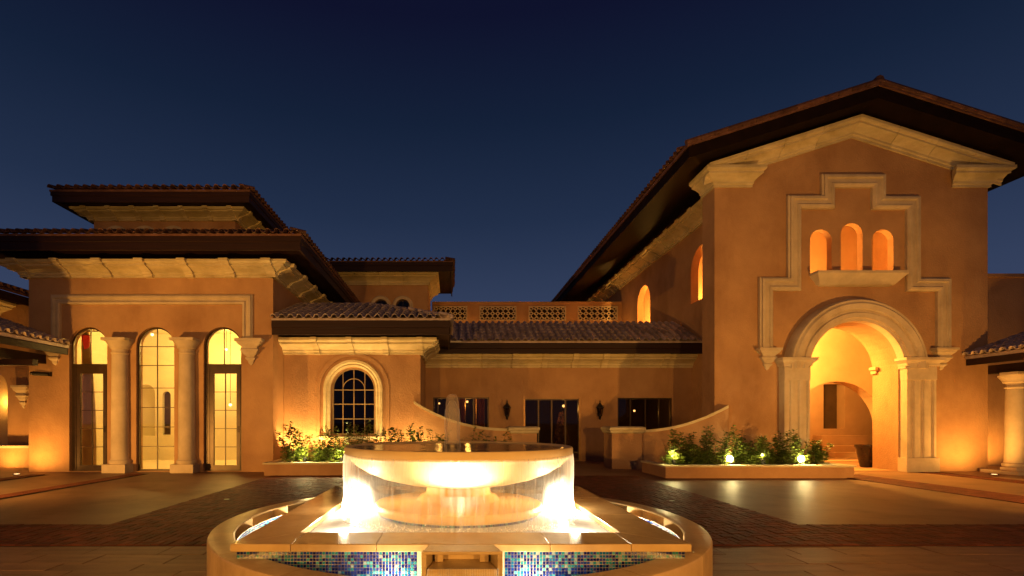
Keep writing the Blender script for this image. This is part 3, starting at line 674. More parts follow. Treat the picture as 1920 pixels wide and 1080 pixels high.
MB().box(-1.15, 9.6, 21.61, 28.9, 5.5, 5.6).build('terrace_floor', PAVE, ter)
MB().box(-1.15, 9.6, 21.41, 21.6, 3.5, 5.66).build('roof_kerb', STUCCO, ter)

for x in (0.6, 3.5, 6.3, 9.0): lamp('terrace_light', (x, 27.9, 5.95), 42, SOD, .1, ter)
# ---- rear tower block
rt = thing('rear_tower', (-3.1, 25, 0), 'small stucco tower with two arched openings and a flat eaved roof behind the garden wing', 'building')
MB().plate(rect(-7.0, -1.2, 0, 8.9), [arched(-3.49, .34, 5.8, 7.22), arched(-2.42, .34, 5.8, 7.22)], FY(25), .3).build('wall', STUCCO, rt)
MB().plate(rect(25.3, 28.2, 0, 8.9), [], FXr(-1.2), .3).build('side_wall', STUCCO, rt)
MB().box(-7, -1.5, 27.9, 28.2, 0, 8.9).build('rear_wall', STUCCO, rt); MB().box(-7, -6.7, 25.3, 27.9, 0, 8.9).build('side_wall', STUCCO, rt)
for c in (-3.49, -2.42):
    window(rt, FY(25), c, .34, 5.8, 7.22, [c], [6.6], fw=.04, dep=.12, glassm=GLASS_DARK)
    MB().sweep([(c - .34, 5.8)] + arc(c, 7.22, .34, 180, 0, 16) + [(c + .34, 5.8)], [(0, 0), (0, .06), (.12, .08), (.17, .04), (.18, 0)], FY(25)).build('arch_trim', STONE2, rt)
cornice(rt, (-7.0, 25, 8.24), (-1.2, 25, 8.24), (0, -1, 0), scaled(CORN, .95, 1.1), 0, 1, L=1.15, bracket=0)
cornice(rt, (-1.2, 25, 8.24), (-1.2, 28.2, 8.24), (1, 0, 0), scaled(CORN, .95, 1.1), 1, 0, L=1.15, bracket=0)
rf, z_ = hip_roof(rt, -8.1, .05, 23.9, 28.85, 9.1, .25, fh=.42)
lay_tiles(rf, (-8.1, 23.9, 9.1), (1, 0, 0), (0, 1, .25), 30, 1)
lay_tiles(rf, (.05, 23.9, 9.1), (0, 1, 0), (-1, 0, .25), 18, 1)

# ================================================================ GABLED TOWER + NAVE (right)
TX0, TX1, TYF = 8.40, 17.15, 16.4; TC = 12.78
gab = thing('gabled_building', (12.78, 16.4, 0), 'tall gabled ochre building with stepped stone moulding, three small arched windows and an arched portal', 'building')
SLP = .319; EAZ = 9.93; APZ = 11.76; RX0 = 7.04; RXE = 18.52
def roofz(x): return APZ - abs(x - TC) * SLP
NW = [arched(c, .345, 6.33, zs_, 14) for c, zs_ in ((11.805, 7.40), (12.795, 7.60), (13.785, 7.40))]
def tarch(r, c=3.27, z0=.02): return [(TC - r, z0), (TC + r, z0)] + arc(TC, c, r, 0, 180, 26)
MB().plate([(TX0, -.1), (TX1, -.1), (TX1, 9.9), (TC, 11.25), (TX0, 9.9)], [tarch(1.50)] + NW, FY(TYF), .22).build('wall', STUCCO, gab)
MB().plate(rect(9.95, TX1 - .001, -.1, 5.88), [tarch(1.50)], FY(TYF + .221), .78).build('passage_wall', STUCCO, gab)
MB().box(TX1 - .3, TX1, TYF + .221, TYF + 1.0, 5.89, 10.2).build('side_wall', STUCCO, gab)
MB().plate(rect(TYF + .221, 17.0, -.1, 9.9), [], FX(TX0), .3).build('side_wall', STUCCO, gab)
for a_, b_, c_ in ((TYF + 1.0, 20.5, -.1), (20.5, 24.5, 4.45), (24.5, 40, -.1)): MB().plate(rect(a_, b_, c_, 10.2), [], FXr(TX1), .3).build('side_wall', STUCCO, gab)
# tower return to the nave
MB().box(TX0, 9.6, 17.001, 17.2, -.1, 9.9).build('return_wall', STUCCO, gab)
NX = 9.6
NW2 = [arched(19.75, .85, 6.32, 7.55), arched(25.7, .85, 6.32, 7.55), arched(31.4, .85, 6.32, 7.55)]
MB().plate(rect(17.2, 40, -.1, 10.1), NW2, FX(NX), .3).build('nave_wall', STUCCO, gab)
MB().box(NX, TX1, 39.9, 40.2, 0, 11.2).build('nave_end_wall', STUCCO, gab)
# inside: gallery behind the nave windows, portal room, upper chamber
MB().box(11.5, 11.6, 17.9, 39.8, 4.6, 9.8).build('gallery_wall', STUCCO_IN, gab); MB().box(9.91, 11.5, 17.91, 39.8, 5.2, 5.3).build('gallery_floor', STUCCO_IN, gab)
MB().plate(rect(9.92, 19.5, 0, 5.9), [[(13.5, .02), (17.3, .02)] + arc(15.4, 1.3, 1.9, 0, 180, 22)], FY(20.5), .55).build('inner_wall', STUCCO_IN, gab)
MB().box(9.92, 16.84, 16.63, 20.5, 5.9, 6.1).build('chamber_floor', STUCCO_IN, gab)
MB().box(11.7, 16.84, 20.5, 20.8, 6.1, 10.4).build('chamber_wall', STUCCO_IN, gab); MB().box(9.92, 11.49, 20.5, 20.8, 8.9, 9.6).build('beam', STUCCO_IN, gab)
MB().box(9.92, 16.84, 17.42, 22, 9.75, 9.85).build('chamber_ceiling', STUCCO_IN, gab)
# corridor beyond the inner arch
MB().plate(rect(11, 24, 0, 4.4), [rect(17.4, 18.4, 1.25, 3.35), rect(19.7, 20.6, 2.2, 3.1)], FY(24.0), .5).build('corridor_wall', STUCCO_IN, gab)
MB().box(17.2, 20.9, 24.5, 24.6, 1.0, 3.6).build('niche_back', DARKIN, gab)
MB().box(11, 24, 21.06, 24, 4.2, 4.3).build('corridor_ceiling', STUCCO_IN, gab); MB().box(23.7, 23.9, 21, 24, 0, 4.2).build('corridor_wall', STUCCO_IN, gab)
for k, (a, b, y0, h) in enumerate(((16.9, 19.6, 22.6, .22), (16.9, 19.4, 23.0, .5), (16.9, 19.0, 23.4, .95))): MB().box(a, b, y0, 24.0, 0, h).build('step', STUCCO_IN, gab)
for x, s in ((TC - 1.50, 1), (TC + 1.50, -1)):   # imposts at the inner end of the passage
    MB().box(min(x, x + s * .11), max(x, x + s * .11), 17.15, 17.42, 3.33, 3.42).build('impost', STUCCO_IN, gab); MB().box(min(x, x + s * .06), max(x, x + s * .06), 17.2, 17.41, 3.20, 3.33).build('impost', STUCCO_IN, gab)
# portal: pilasters with flutes, capitals, archivolt
def pilaster(cx, hw, z0, zc, Y=TYF, d=.28):
    xs = [(-hw, 0), (-hw, d)]
    k = 3
    for i in range(k):
        a = -hw + hw * 2 * (i + .22) / k; b = -hw + hw * 2 * (i + .78) / k
        xs += [(a, d), (a + .03, d - .05), (b - .03, d - .05), (b, d)]
    xs += [(hw, d), (hw, 0)]
    p = MB(); n = len(xs); p.add([(cx + x, Y - y, z0) for x, y in xs] + [(cx + x, Y - y, zc) for x, y in xs], [(i, (i + 1) % n, n + (i + 1) % n, n + i) for i in range(n)] + [tuple(range(n))])
    sh = p.build('pilaster', STONE2, gab)
    MB().box(cx - hw - .06, cx + hw + .06, Y - d - .06, Y, 0, z0).build('pilaster_base', STONE2, sh, bevel=.01)
    MB().box(cx - hw - .01, cx + hw + .01, Y - d - .02, Y, zc, zc + .42).build('neck', STONE2, sh, bevel=.008)
    m = MB(); pr = [(.0, .42), (.05, .45), (.06, .52), (.13, .60), (.16, .62), (.16, .70)]
    for i, (o, z) in enumerate(pr): m.add([(cx - hw - o, Y, zc + z), (cx - hw - o, Y - d - o, zc + z), (cx + hw + o, Y - d - o, zc + z), (cx + hw + o, Y, zc + z)], [])
    q = len(pr); m.f = [(i * 4 + k, i * 4 + (k + 1) % 4, i * 4 + 4 + (k + 1) % 4, i * 4 + 4 + k) for i in range(q - 1) for k in range(4)] + [(4 * q - 4, 4 * q - 3, 4 * q - 2, 4 * q - 1), (3, 2, 1, 0)]
    m.build('capital', STONE2, sh)
pilaster(14.78, .46, .45, 2.90); pilaster(10.86, .40, .45, 2.90)
AV = [(0, 0), (0, .26), (.08, .29), (.10, .34), (.24, .36), (.27, .31), (.33, .31), (.37, .38), (.52, .41), (.58, .36), (.64, .37), (.70, .28), (.70, 0)]
for i in range(9):   # archivolt in nine stones
    a0 = 180 - 20 * i - (.02 if i else 0); a1 = 180 - 20 * (i + 1) + (.02 if i < 8 else 0)
    MB().sweep(arc(TC, 3.27, 1.50, a0, a1, 5), AV, FY(TYF), centre=(TC, 3.27)).build('arch_stone', STONE2, gab, smooth=True)
def tp(px, py, Y=16.3): return ((px - 848) / 960 * Y, 1.6 + (790 - py) / 960 * Y)
pth = [tp(*p) for p in ((1425, 655), (1425, 520), (1478, 520), (1478, 366), (1541, 366), (1541, 326), (1661, 326), (1661, 367), (1726, 367), (1726, 521), (1783, 521), (1783, 655))]
MM = [(0, 0), (0, .10), (.05, .13), (.05, .17), (.13, .18), (.17, .12), (.27, .12), (.31, .17), (.36, .16), (.42, .10), (.42, 0)]
MB().sweep(pth, [(-a, b) for a, b in MM], FY(TYF)).build('stepped_moulding', STONE2, gab)
for px in (1441, 1769): corbel(gab, tp(px, 0)[0], TYF, 3.93, .36, .70, .26)
# sill under the three small windows
m = MB(); pr = [(0, 0), (.10, .04), (.20, .16), (.32, .30), (.36, .34), (.36, .42)]
x0, x1, zz0 = 11.75, 13.95, 5.90
for o, z in pr: m.add([(x0 - o * .9, TYF, zz0 + z), (x0 - o * .9, TYF - .05 - o, zz0 + z), (x1 + o * .9, TYF - .05 - o, zz0 + z), (x1 + o * .9, TYF, zz0 + z)], [])
q = len(pr); m.f = [(i * 4 + k, i * 4 + (k + 1) % 4, i * 4 + 4 + (k + 1) % 4, i * 4 + 4 + k) for i in range(q - 1) for k in range(4)] + [(4 * q - 4, 4 * q - 3, 4 * q - 2, 4 * q - 1), (3, 2, 1, 0)]
m.build('sill', STONE2, gab)
# cornices: horizontal returns and raking lengths
CG = scaled(CORN, .80, 1.04)
cornice(gab, (TX0, TYF, 9.08), (TX0 + 1.15, TYF, 9.08), (0, -1, 0), CG, 1, .6, L=1.2, bracket=0)
cornice(gab, (TX1 - 1.15, TYF, 9.08), (TX1, TYF, 9.08), (0, -1, 0), CG, .6, 1, L=1.2, bracket=0)
cornice(gab, (TX0, 17.2, 9.08), (TX0, TYF, 9.08), (-1, 0, 0), CG, 0, 1, L=.8, bracket=0)
cornice(gab, (TX1, TYF, 9.08), (TX1, 19, 9.08), (1, 0, 0), CG, 1, 0, L=1.6, bracket=0)
zk = 10.66
for s in (-1, 1):
    A = Vector((TC, TYF, zk)); B = Vector((TC + s * 4.75, TYF, zk - 4.75 * SLP))
    if s < 0: cornice(gab, B, A, (0, -1, 0), CG, 0, 0, L=1.25, bracket=0)
    else: cornice(gab, A, B, (0, -1, 0), CG, 0, 0, L=1.25, bracket=0)
cornice(gab, (NX, 39, 9.15), (NX, 17.2, 9.15), (-1, 0, 0), scaled(CORN, 1.1, 1.0), 0, 0, L=1.1, bracket=.25, proud=.06)
# roof slabs
for s in (-1, 1):
    xe = TC + s * 5.74
    m = MB().add([(TC, 15.3, APZ), (xe, 15.3, EAZ), (xe, 41, EAZ), (TC, 41, APZ), (TC, 15.3, APZ - .10), (xe, 15.3, EAZ - .10), (xe, 41, EAZ - .10), (TC, 41, APZ - .10)],
                 [(0, 1, 2, 3), (7, 6, 5, 4), (0, 4, 5, 1), (1, 5, 6, 2), (2, 6, 7, 3)])
    rfs = m.build('roof', TILE, gab)
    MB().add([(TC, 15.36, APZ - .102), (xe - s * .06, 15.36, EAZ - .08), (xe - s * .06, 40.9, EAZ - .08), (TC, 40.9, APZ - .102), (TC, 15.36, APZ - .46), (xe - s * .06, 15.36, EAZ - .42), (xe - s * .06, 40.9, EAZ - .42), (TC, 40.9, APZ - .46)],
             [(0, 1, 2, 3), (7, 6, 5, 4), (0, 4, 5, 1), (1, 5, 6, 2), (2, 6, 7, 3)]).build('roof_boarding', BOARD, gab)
    if s < 0:
        lay_tiles(rfs, (xe, 41, EAZ), (0, -1, 0), (1, 0, SLP), 94, 1)
        for k in range(16):   # rafter ends under the long eave
            pass
    U = Vector((s * 1.0, 0, -SLP)).normalized()
    for k in range(14):
        a = Vector((TC, 15.33, APZ + .02)) + U * (k * .43); b = a + U * .47
        MB().tube([a + Vector((0, 0, .02)), b], [.075, .09], 8).build('verge_tile', TILE, rfs)
for k in range(10): MB().tube([(TC, 15.28 + k * .43, APZ + .06), (TC, 15.28 + k * .43 + .47, APZ + .05)], [.13, .11], 8).build('ridge_tile', TILE, gab)
pendant((12.0, 19.0, 5.0), 'lit globe hanging in the room behind the portal arch', PW['portal'], AMB, .88, .1)
pendant((12.3, 18.9, 6.75), 'lit globe hanging in the chamber behind the three small arched windows', PW['upper'], SOD, 2.7, .06)
for y, w in ((20.0, 'nearest'), (25.7, 'middle'), (31.4, 'farthest')): pendant((10.6, y + 2.6, 6.3), 'lit globe in the gallery behind the side windows of the gabled building, %s of three' % w, PW['nave'], SOD, 3.2, .08)
lamp('corridor_light', (16.0, 22.3, 3.3), 300, SOD, .3)
# pot in the passage
t = thing('plant_pot', (14.45, 17.85, 0), 'tall dark glazed pot standing at the right jamb inside the portal', 'pot')
MB().lathe([(.001, .0), (.17, .0), (.20, .03), (.27, .40), (.33, .68), (.35, .72), (.35, .78), (.30, .78), (.29, .70), (.001, .68)], 14.45, 17.85, 28).build('body', POT, t, smooth=True)
MB().lathe([(.001, .70), (.28, .70)], 14.45, 17.85, 20).build('soil', SOIL, t)

# ================================================================ LEFT RANGE + COLONNADE
lr = thing('left_range', (-16, 18, 0), 'partly visible range at the far left with layered tiled eaves above an orange lit arch', 'building')
MB().plate(rect(-18.5, -13.4, -.1, 4.6), [arched(-16.25, .62, .75, 2.75)], FY(18.0), .3).build('wall', STUCCO, lr)
MB().plate(arched(-16.25, .62, .75, 2.75), [], FY(18.7), .05).build('niche_back', STUCCO_IN, lr)
MB().box(-18.5, -13.42, 17.7, 17.98, 0, .68).build('plinth_wall', STUCCO, lr); MB().box(-18.5, -13.42, 17.62, 17.98, .68, .76).build('plinth_cap', STONE2, lr)
corbel(lr, -15.05, 18.0, 2.85, .28, .8, .25)
MB().box(-16.3, -16.0, 8, 18.0, 4.2, 5.6).build('upper_wall', STUCCO, lr)
cornice(lr, (-16.0, 8, 5.25), (-16.0, 18.0, 5.25), (1, 0, 0), scaled(CORN, 1.2, .95), 0, 0, L=1.2, bracket=.2)
MB().box(-16.3, -13.42, 18.001, 18.3, 4.6, 5.7).build('upper_wall', STUCCO, lr)
m = MB().add([(-14.7, 8, 6.0), (-14.7, 19.5, 6.0), (-19, 19.5, 7.5), (-19, 8, 7.5), (-14.7, 8, 5.9), (-14.7, 19.5, 5.9), (-19, 19.5, 7.3), (-19, 8, 7.3)], [(0, 1, 2, 3), (7, 6, 5, 4), (0, 4, 5, 1), (1, 5, 6, 2), (2, 6, 7, 3), (3, 7, 4, 0)])
rf = m.build('roof', TILE, lr)
MB().run((-14.75, 8, 5.9), (-14.75, 19.5, 5.9), (1, 0, 0), [(-.06, -.28), (0, -.28), (0, 0), (-.06, 0)]).build('fascia', TIMBER, lr)
MB().box(-16.0, -14.8, 8, 19.5, 5.76, 5.80).build('soffit', TIMBER, lr)
lay_tiles(rf, (-14.7, 13.5, 6.0), (0, 1, 0), (-4.3, 0, 1.5), 22, 1)
def colonnade(name, X, sgn, z, y0, y1, label, ncol, wid=4.0, slope=.34, colx=.9, tiles=18):
    """covered walk running towards the camera; eave at X facing the court, sgn points away from the court"""
    t = thing(name, (X + sgn * 1.5, y1, 0), label, 'colonnade')
    zi = z + slope * wid
    P = [(X, y0, z), (X, y1, z), (X + sgn * wid, y1, zi), (X + sgn * wid, y0, zi)]
    m = MB().add(P + [(a, b, c - .1) for a, b, c in P], [(0, 1, 2, 3), (7, 6, 5, 4), (0, 4, 5, 1), (1, 5, 6, 2), (2, 6, 7, 3), (3, 7, 4, 0)]); rf = m.build('roof', TILE_GREY, t)
    if sgn < 0: lay_tiles(rf, (X, y1 - tiles * .27, z), (0, 1, 0), (sgn, 0, slope), tiles, 8, TILE_G)
    else: lay_tiles(rf, (X, y1, z), (0, -1, 0), (sgn, 0, slope), tiles, 8, TILE_G)
    MB().box(min(X + sgn * .04, X + sgn * .12), max(X + sgn * .04, X + sgn * .12), y0, y1, z - .30, z - .10).build('fascia', TIMBER, t)
    y = y1 - .35
    while y > y0 + .2:   # rafters
        a, b = X + sgn * .13, X + sgn * (wid - .1)
        Q = [(a, y - .06, z - .28), (b, y - .06, zi - .42), (b, y - .06, zi - .13), (a, y - .06, z - .11)]
        MB().add(Q + [(p, q + .12, r) for p, q, r in Q], [(0, 1, 2, 3), (7, 6, 5, 4), (0, 4, 5, 1), (1, 5, 6, 2), (2, 6, 7, 3), (3, 7, 4, 0)]).build('rafter', TIMBER, t); y -= .8
    cx = X + sgn * colx
    MB().box(cx - .16, cx + .16, y0, y1, z - .58, z - .30).build('beam', TIMBER, t)
    return t, cx
lc, lcx = colonnade('colonnade', -12.1, -1, 4.0, 9.0, 16.18, 'timber roofed walk with curved tiles meeting the pavilion at the far left', 0)
MB().box(-16.0, -12.3, 15.0, 15.2, 3.25, 3.42).build('cross_beam', TIMBER, lc); MB().box(-16.0, -12.3, 13.4, 13.6, 3.35, 3.55).build('cross_beam', TIMBER, lc)
rc, rcx = colonnade('colonnade', 16.4, 1, 3.68, 10.5, 16.38, 'tiled walk on a round stone column meeting the gabled building at the far right', 1)
half_column(rc, 17.32, 15.72, 3.10, r=.27, cap_w=.42, plinth=.20)
MB().box(17.32 - .62, 17.32 + .62, 15.1, 16.2, 0, .10).build('column_step', STONE2, rc)
# wall behind the right colonnade
rw = thing('court_wall', (20, 18.5, 0), 'tall ochre court wall with a flat cap and an arch behind the right column', 'wall')
MB().plate(rect(17.16, 30, -.1, 6.8), [arched(21.25, 1.12, .02, 2.6)], FY(18.5), .4).build('masonry', STUCCO, rw)
MB().box(17.16, 30.1, 18.42, 18.98, 6.8, 6.92).build('cap', STUCCO, rw)
MB().box(19.8, 24, 21.5, 21.7, 0, 4).build('rear_panel', DARKIN, rw)

# ================================================================ GARDEN WALLS WITH SWOOPING TOPS
def garden_wall(label, pts, pier, zs):
    """pts plan line from building to pier, zs(t) top height for t 0..1"""
    t = thing('garden_wall', (pts[0][0], pts[0][1], 0), label, 'wall', 'swooping garden walls beside the entrance'); n = 26; th = .17
    A = Vector(pts[0]); B = Vector(pts[1]); D = (B - A).normalized(); N = Vector((-D.y, D.x))
    vs = []; fs = []; cv = []; cf = []
    for i in range(n + 1):
        s = i / n; p = A + (B - A) * s; z = zs(s)
        for k in (-1, 1):
            q = p + N * th * k; vs += [(q.x, q.y, -.05), (q.x, q.y, z)]
            q = p + N * (th + .05) * k; cv += [(q.x, q.y, z + .002), (q.x, q.y, z + .09)]
    for i in range(n):
        a, b = i * 4, i * 4 + 4; fs += [(a, b, b + 1, a + 1), (a + 2, a + 3, b + 3, b + 2), (a + 1, b + 1, b + 3, a + 3)]; cf += [(a, b, b + 1, a + 1), (a + 2, a + 3, b + 3, b + 2), (a + 1, b + 1, b + 3, a + 3), (a, a + 2, b + 2, b)]
    for a in (0, 4 * n): fs.append((a, a + 1, a + 3, a + 2)); cf.append((a, a + 1, a + 3, a + 2))
    MB().add(vs, fs).build('masonry', STUCCO, t); MB().add(cv, cf).build('coping', STONE, t)
    x0, x1, y0, y1, h = pier
    pr = MB().box(x0, x1, y0, y1, -.05, h).build('pier', STUCCO, t); c = MB(); cp = [(0, 0), (.05, .03), (.06, .10), (.09, .12), (.09, .20), (.0, .235)]
    for o, z in cp: c.add([(x0 - o, y0 - o, h + z), (x1 + o, y0 - o, h + z), (x1 + o, y1 + o, h + z), (x0 - o, y1 + o, h + z)], [])
    q = len(cp); c.f = [(i * 4 + k, i * 4 + (k + 1) % 4, i * 4 + 4 + (k + 1) % 4, i * 4 + 4 + k) for i in range(q - 1) for k in range(4)] + [(4 * q - 4, 4 * q - 3, 4 * q - 2, 4 * q - 1), (3, 2, 1, 0)]
    c.build('pier_cap', STONE, pr)
    return t
garden_wall('curved top garden wall running from the garden wing to the left pier', [(-1.3, 17.34), (2.0, 17.5)], (1.98, 2.84, 17.2, 18.0, 1.19), lambda s: 1.27 + .92 * (1 - s) ** 2.3)
garden_wall('curved top garden wall rising from the right pier to the gabled building', [(8.75, 16.22), (6.3, 17.5)], (5.36, 6.38, 17.2, 18.1, 1.19), lambda s: 1.22 + .80 * (1 - s) ** 2.1)

# ================================================================ PLANTERS, SHRUBS, UPLIGHTS
def planter(x0, x1, y0, y1, h, label, kerb=.26):
    t = thing('planter', ((x0 + x1) / 2, y0, 0), label, 'planter', 'low stone planters')
    MB().plate(rect(x0, x1, y0, y1), [rect(x0 + kerb, x1 - kerb, y0 + kerb, y1 - kerb * .5)], lambda u, v, w: (u, v, w), h).build('kerb', STUCCO, t, bevel=.012)
    L = 1.4; n = round((x1 - x0 + .08) / L)
    for i in range(n):
        a = x0 - .04 + (x1 - x0 + .08) * i / n; b = x0 - .04 + (x1 - x0 + .08) * (i + 1) / n
        MB().box(a + .003, b - .003, y0 - .04, y0 + kerb, h + .002, h + .055).build('coping_stone', STONE, t, bevel=.008)
    for xa in (x0 - .04, x1 - kerb): MB().box(xa, xa + kerb + .04, y0 + kerb + .004, y1, h + .002, h + .055).build('coping_stone', STONE, t, bevel=.008)
    MB().box(x0 + kerb, x1 - kerb, y0 + kerb, y1 - kerb * .5, .02, h - .04).build('soil', SOIL, t); return t
planter(-5.54, 1.7, 15.06, 17.1, .33, 'long low planter under the arched window, left of the entrance')
planter(5.98, 11.28, 14.36, 16.15, .31, 'low planter with two glaring uplights in front of the gabled building')
def leaf(m, p, d, s, rng):
    d = d.normalized(); u = d.cross(Vector((rng.uniform(-.3, .3), rng.uniform(-.3, .3), 1))); u = u.normalized() if u.length > .01 else Vector((1, 0, 0))
    nn = u.cross(d); a = p; b = p + d * s * .5 + u * s * .36 + nn * s * .06; c = p + d * s + nn * -s * .08; e = p + d * s * .5 - u * s * .36 + nn * s * .06
    m.add([a, b, c, e], [(0, 1, 2), (0, 2, 3)])
def shrub(x, y, z, h, seed, label, group, lean=0.0, dens=1.0, bush=.0, stems=5, ls=.085):
    rng = random.Random(seed); t = thing('shrub', (x, y, z), label, 'shrub', group); ms = MB(); ml = MB()
    for k in range(stems):
        a = rng.uniform(0, 2 * math.pi); sp = rng.uniform(.05, .30); hh = h * rng.uniform(.55, 1.0) if k else h
        pts = []; n = 7; wob = rng.uniform(-1, 1) * .06
        for i in range(n + 1):
            f = i / n; pts.append(Vector((x + math.cos(a) * (.05 + sp * f) + lean * f * f + wob * math.sin(f * 5), y + math.sin(a) * (.05 + sp * f) * .7, z + 1.12 * hh * f)))
        ms.tube(pts, [.011 * (1 - .7 * i / n) for i in range(n + 1)], 5)
        nl = int(78 * dens * hh / .8)
        for q in range(nl):
            f = rng.uniform(.12, 1.0); i = min(int(f * n), n - 1); p = pts[i].lerp(pts[i + 1], f * n - i)
            an = rng.uniform(0, 2 * math.pi); d = Vector((math.cos(an), math.sin(an), rng.uniform(-.2, .8)))
            p = p + d * rng.uniform(.01, .08) * (1.5 - f); leaf(ml, p, d, ls * rng.uniform(.6, 1.25) * (1.15 - .35 * f), rng)
    for q in range(int(bush * 380)):
        an = rng.uniform(0, 6.28); rr = rng.uniform(0, .30); p = Vector((x + rr * math.cos(an), y + rr * math.sin(an), z + rng.uniform(.02, .42) * (1.1 - rr * 1.6)))
        leaf(ml, p, Vector((math.cos(an + rng.uniform(-1, 1)), math.sin(an), rng.uniform(-.2, .9))), ls * rng.uniform(.6, 1.2), rng)
    ms.build('stem', STEM, t); ml.build('foliage', LEAF, t); return t
LG = 'shrubs in the planter under the arched window'; RG = 'shrubs in the planter by the gabled building'
def gx(px, Y): return (px - 848) / 960 * Y
lsh = [(545, 1.00, -.15, 1.0, 'leftmost leafy shrub leaning left in the planter under the arched window'), (566, .88, 0, 1.1, 'brightly lit shrub above the first uplight in the left planter'), (597, .92, 0, .5, 'slender lit shrub with stacked round leaves left of the arched window'),
       (620, .90, 0, .8, 'slender shrub at the left edge of the arched window trim'), (606, .55, 0, 1.6, 'dark bushy low shrub between two slender lit ones'), (638, .62, .05, 1.6, 'dark bushy shrub beside the fountain bowl edge'), (664, 1.02, -.1, .7, 'forked bright shrub in front of the arched window'),
       (684, 1.1, .12, .7, 'tallest lit shrub right of the middle of the arched window'), (706, .8, .1, 1.0, 'small shrub at the right jamb of the arched window'), (735, .86, 0, 1.2, 'green shrub just right of the arched window'), (762, .95, 0, 1.0, 'pale shrub halfway between the arched window and the wing corner'),
       (787, .90, 0, .9, 'lit shrub under the corner of the garden wing'), (818, .86, .05, 1.0, 'shrub in front of the start of the curved garden wall'), (872, .93, .05, .5, 'thin shrub right behind the water jet'), (905, .80, .03, .45, 'thin dark shrub before the curved garden wall'), (934, .85, .12, .5, 'last thin shrub of the left planter, nearest the pier')]
for i, (px, h, ln, dn, lb) in enumerate(lsh):
    Y = 15.75 + .35 * ((i * 7) % 3 - 1) * .8; shrub(gx(px, Y), Y, .30, h * 1.12, 100 + i, lb, LG, ln, dn, bush=.9 if dn > 1.3 else .25, stems=4 if dn < .8 else 6, ls=.125)
rsh = [(1262, 1.02, -.1, 1.0, 'leftmost shrub of the right planter, brightly lit low down'), (1286, .95, .05, 1.2, 'lit shrub second from the left in the right planter'), (1325, 1.12, 0, .9, 'tall narrow shrub left of the first glaring uplight'), (1352, .95, .0, .9, 'shrub just left of the first glaring uplight'), (1383, 1.12, 0, .9, 'tall shrub directly right of the first glaring uplight'),
       (1404, .75, 0, 1.4, 'dense low shrub right of the first glaring uplight'), (1422, .85, .05, 1.1, 'yellow lit shrub in the middle of the right planter'), (1446, .80, 0, 1.2, 'shrub midway between the two glaring uplights'), (1470, 1.0, 0, 1.0, 'tall shrub left of the second glaring uplight'), (1494, 1.0, .05, .8, 'tall thin shrub behind the second glaring uplight'), (1530, .70, .25, 1.3, 'rightmost shrub of the right planter with a branch reaching towards the portal'), (1306, .6, 0, 1.5, 'short bushy shrub in the left half of the right planter')]
for i, (px, h, ln, dn, lb) in enumerate(rsh):
    Y = 15.2 + .3 * ((i * 5) % 3 - 1); shrub(gx(px, Y), Y, .28, h * .93, 200 + i, lb, RG, ln, dn, bush=.6, stems=6, ls=.12)
tag(MB().build('tmp', SOIL), kind='helper'); bpy.data.objects.remove(bpy.data.objects['tmp'])

def uplight(loc, to, power, col, label, glare=False, spot=100, point=False):
    x, y, z = loc; t = thing('garden_uplight', (x, y, z), label, 'uplight', 'uplights in the planters')
    d = (Vector(to) - Vector(loc)).normalized(); P = Vector((x, y, z + .14))
    MB().tube([(x, y, z), (x, y, z + .10)], .015, 6).build('spike', IRON, t); MB().tube([P - d * .07, P + d * .06], [.045, .06], 12).build('housing', IRON, t)
    MB().tube([P + d * .061, P + d * .066], .052, 12).build('lens', BULB if glare else BULB_S, t)
    lamp('uplight_lamp', P + d * .10 + Vector((0, 0, .12 if point else 0)), power, col, .05, t, None if point else spot, P + d * 2, .7)
UPC = (1.0, .56, .15); UPG = (1.0, .78, .32)
for px, Y, dx, lb in ((572, 15.36, -.2, 'uplight among the leftmost shrubs of the left planter'), (640, 15.36, .1, 'uplight below the arched window'), (745, 15.36, .2, 'uplight right of the arched window in the left planter'), (815, 15.36, .3, 'uplight by the start of the curved garden wall')):
    x = gx(px, Y); uplight((x, Y, .30), (x + dx, Y + 1.5, 1.9), PW['planter'] * .15, UPG, lb, point=True)
for px, Y, dx, lb in ((1264, 14.66, 0, 'uplight hidden in the leftmost shrubs of the right planter'), (1432, 14.66, 0, 'uplight hidden in the middle of the right planter')):
    x = gx(px, Y); uplight((x, Y, .28), (x + dx, Y + 1.5, 1.9), PW['planter'] * .16, UPG, lb, point=True)
for px, lb in ((1368, 'first glaring uplight of the right planter, facing the fountain'), (1502, 'second glaring uplight of the right planter, nearest the portal')):
    Y = 14.75; x = gx(px, Y); t = thing('glaring_uplight', (x, Y, .28), lb, 'uplight', 'glaring uplights of the right planter')
    MB().tube([(x, Y, .28), (x, Y, .44)], .015, 6).build('spike', IRON, t); MB().tube([(x, Y + .12, .52), (x, Y, .52)], [.05, .085], 14).build('housing', IRON, t)
    MB().lathe([(.001, -.08), (.05, -.065), (.085, -.02), (.095, .0)], 0, 0, 14).build('lens_tmp', BULB, t); l = bpy.data.objects['lens_tmp']; l.name = 'lens'
    l.data.transform(Matrix.Translation(wloc(t))); l.data.transform(Matrix.Rotation(R(-90), 4, 'X')); l.location = (0, -.005, .24)
    lamp('glare_lamp', (x, Y - .16, .56), 38, UPG, .05, t); lamp('glare_lamp', (x, Y + .1, .60), PW['planter'] * .35, UPG, .05, t, 150, (x + .1, Y + 1.2, 1.6))

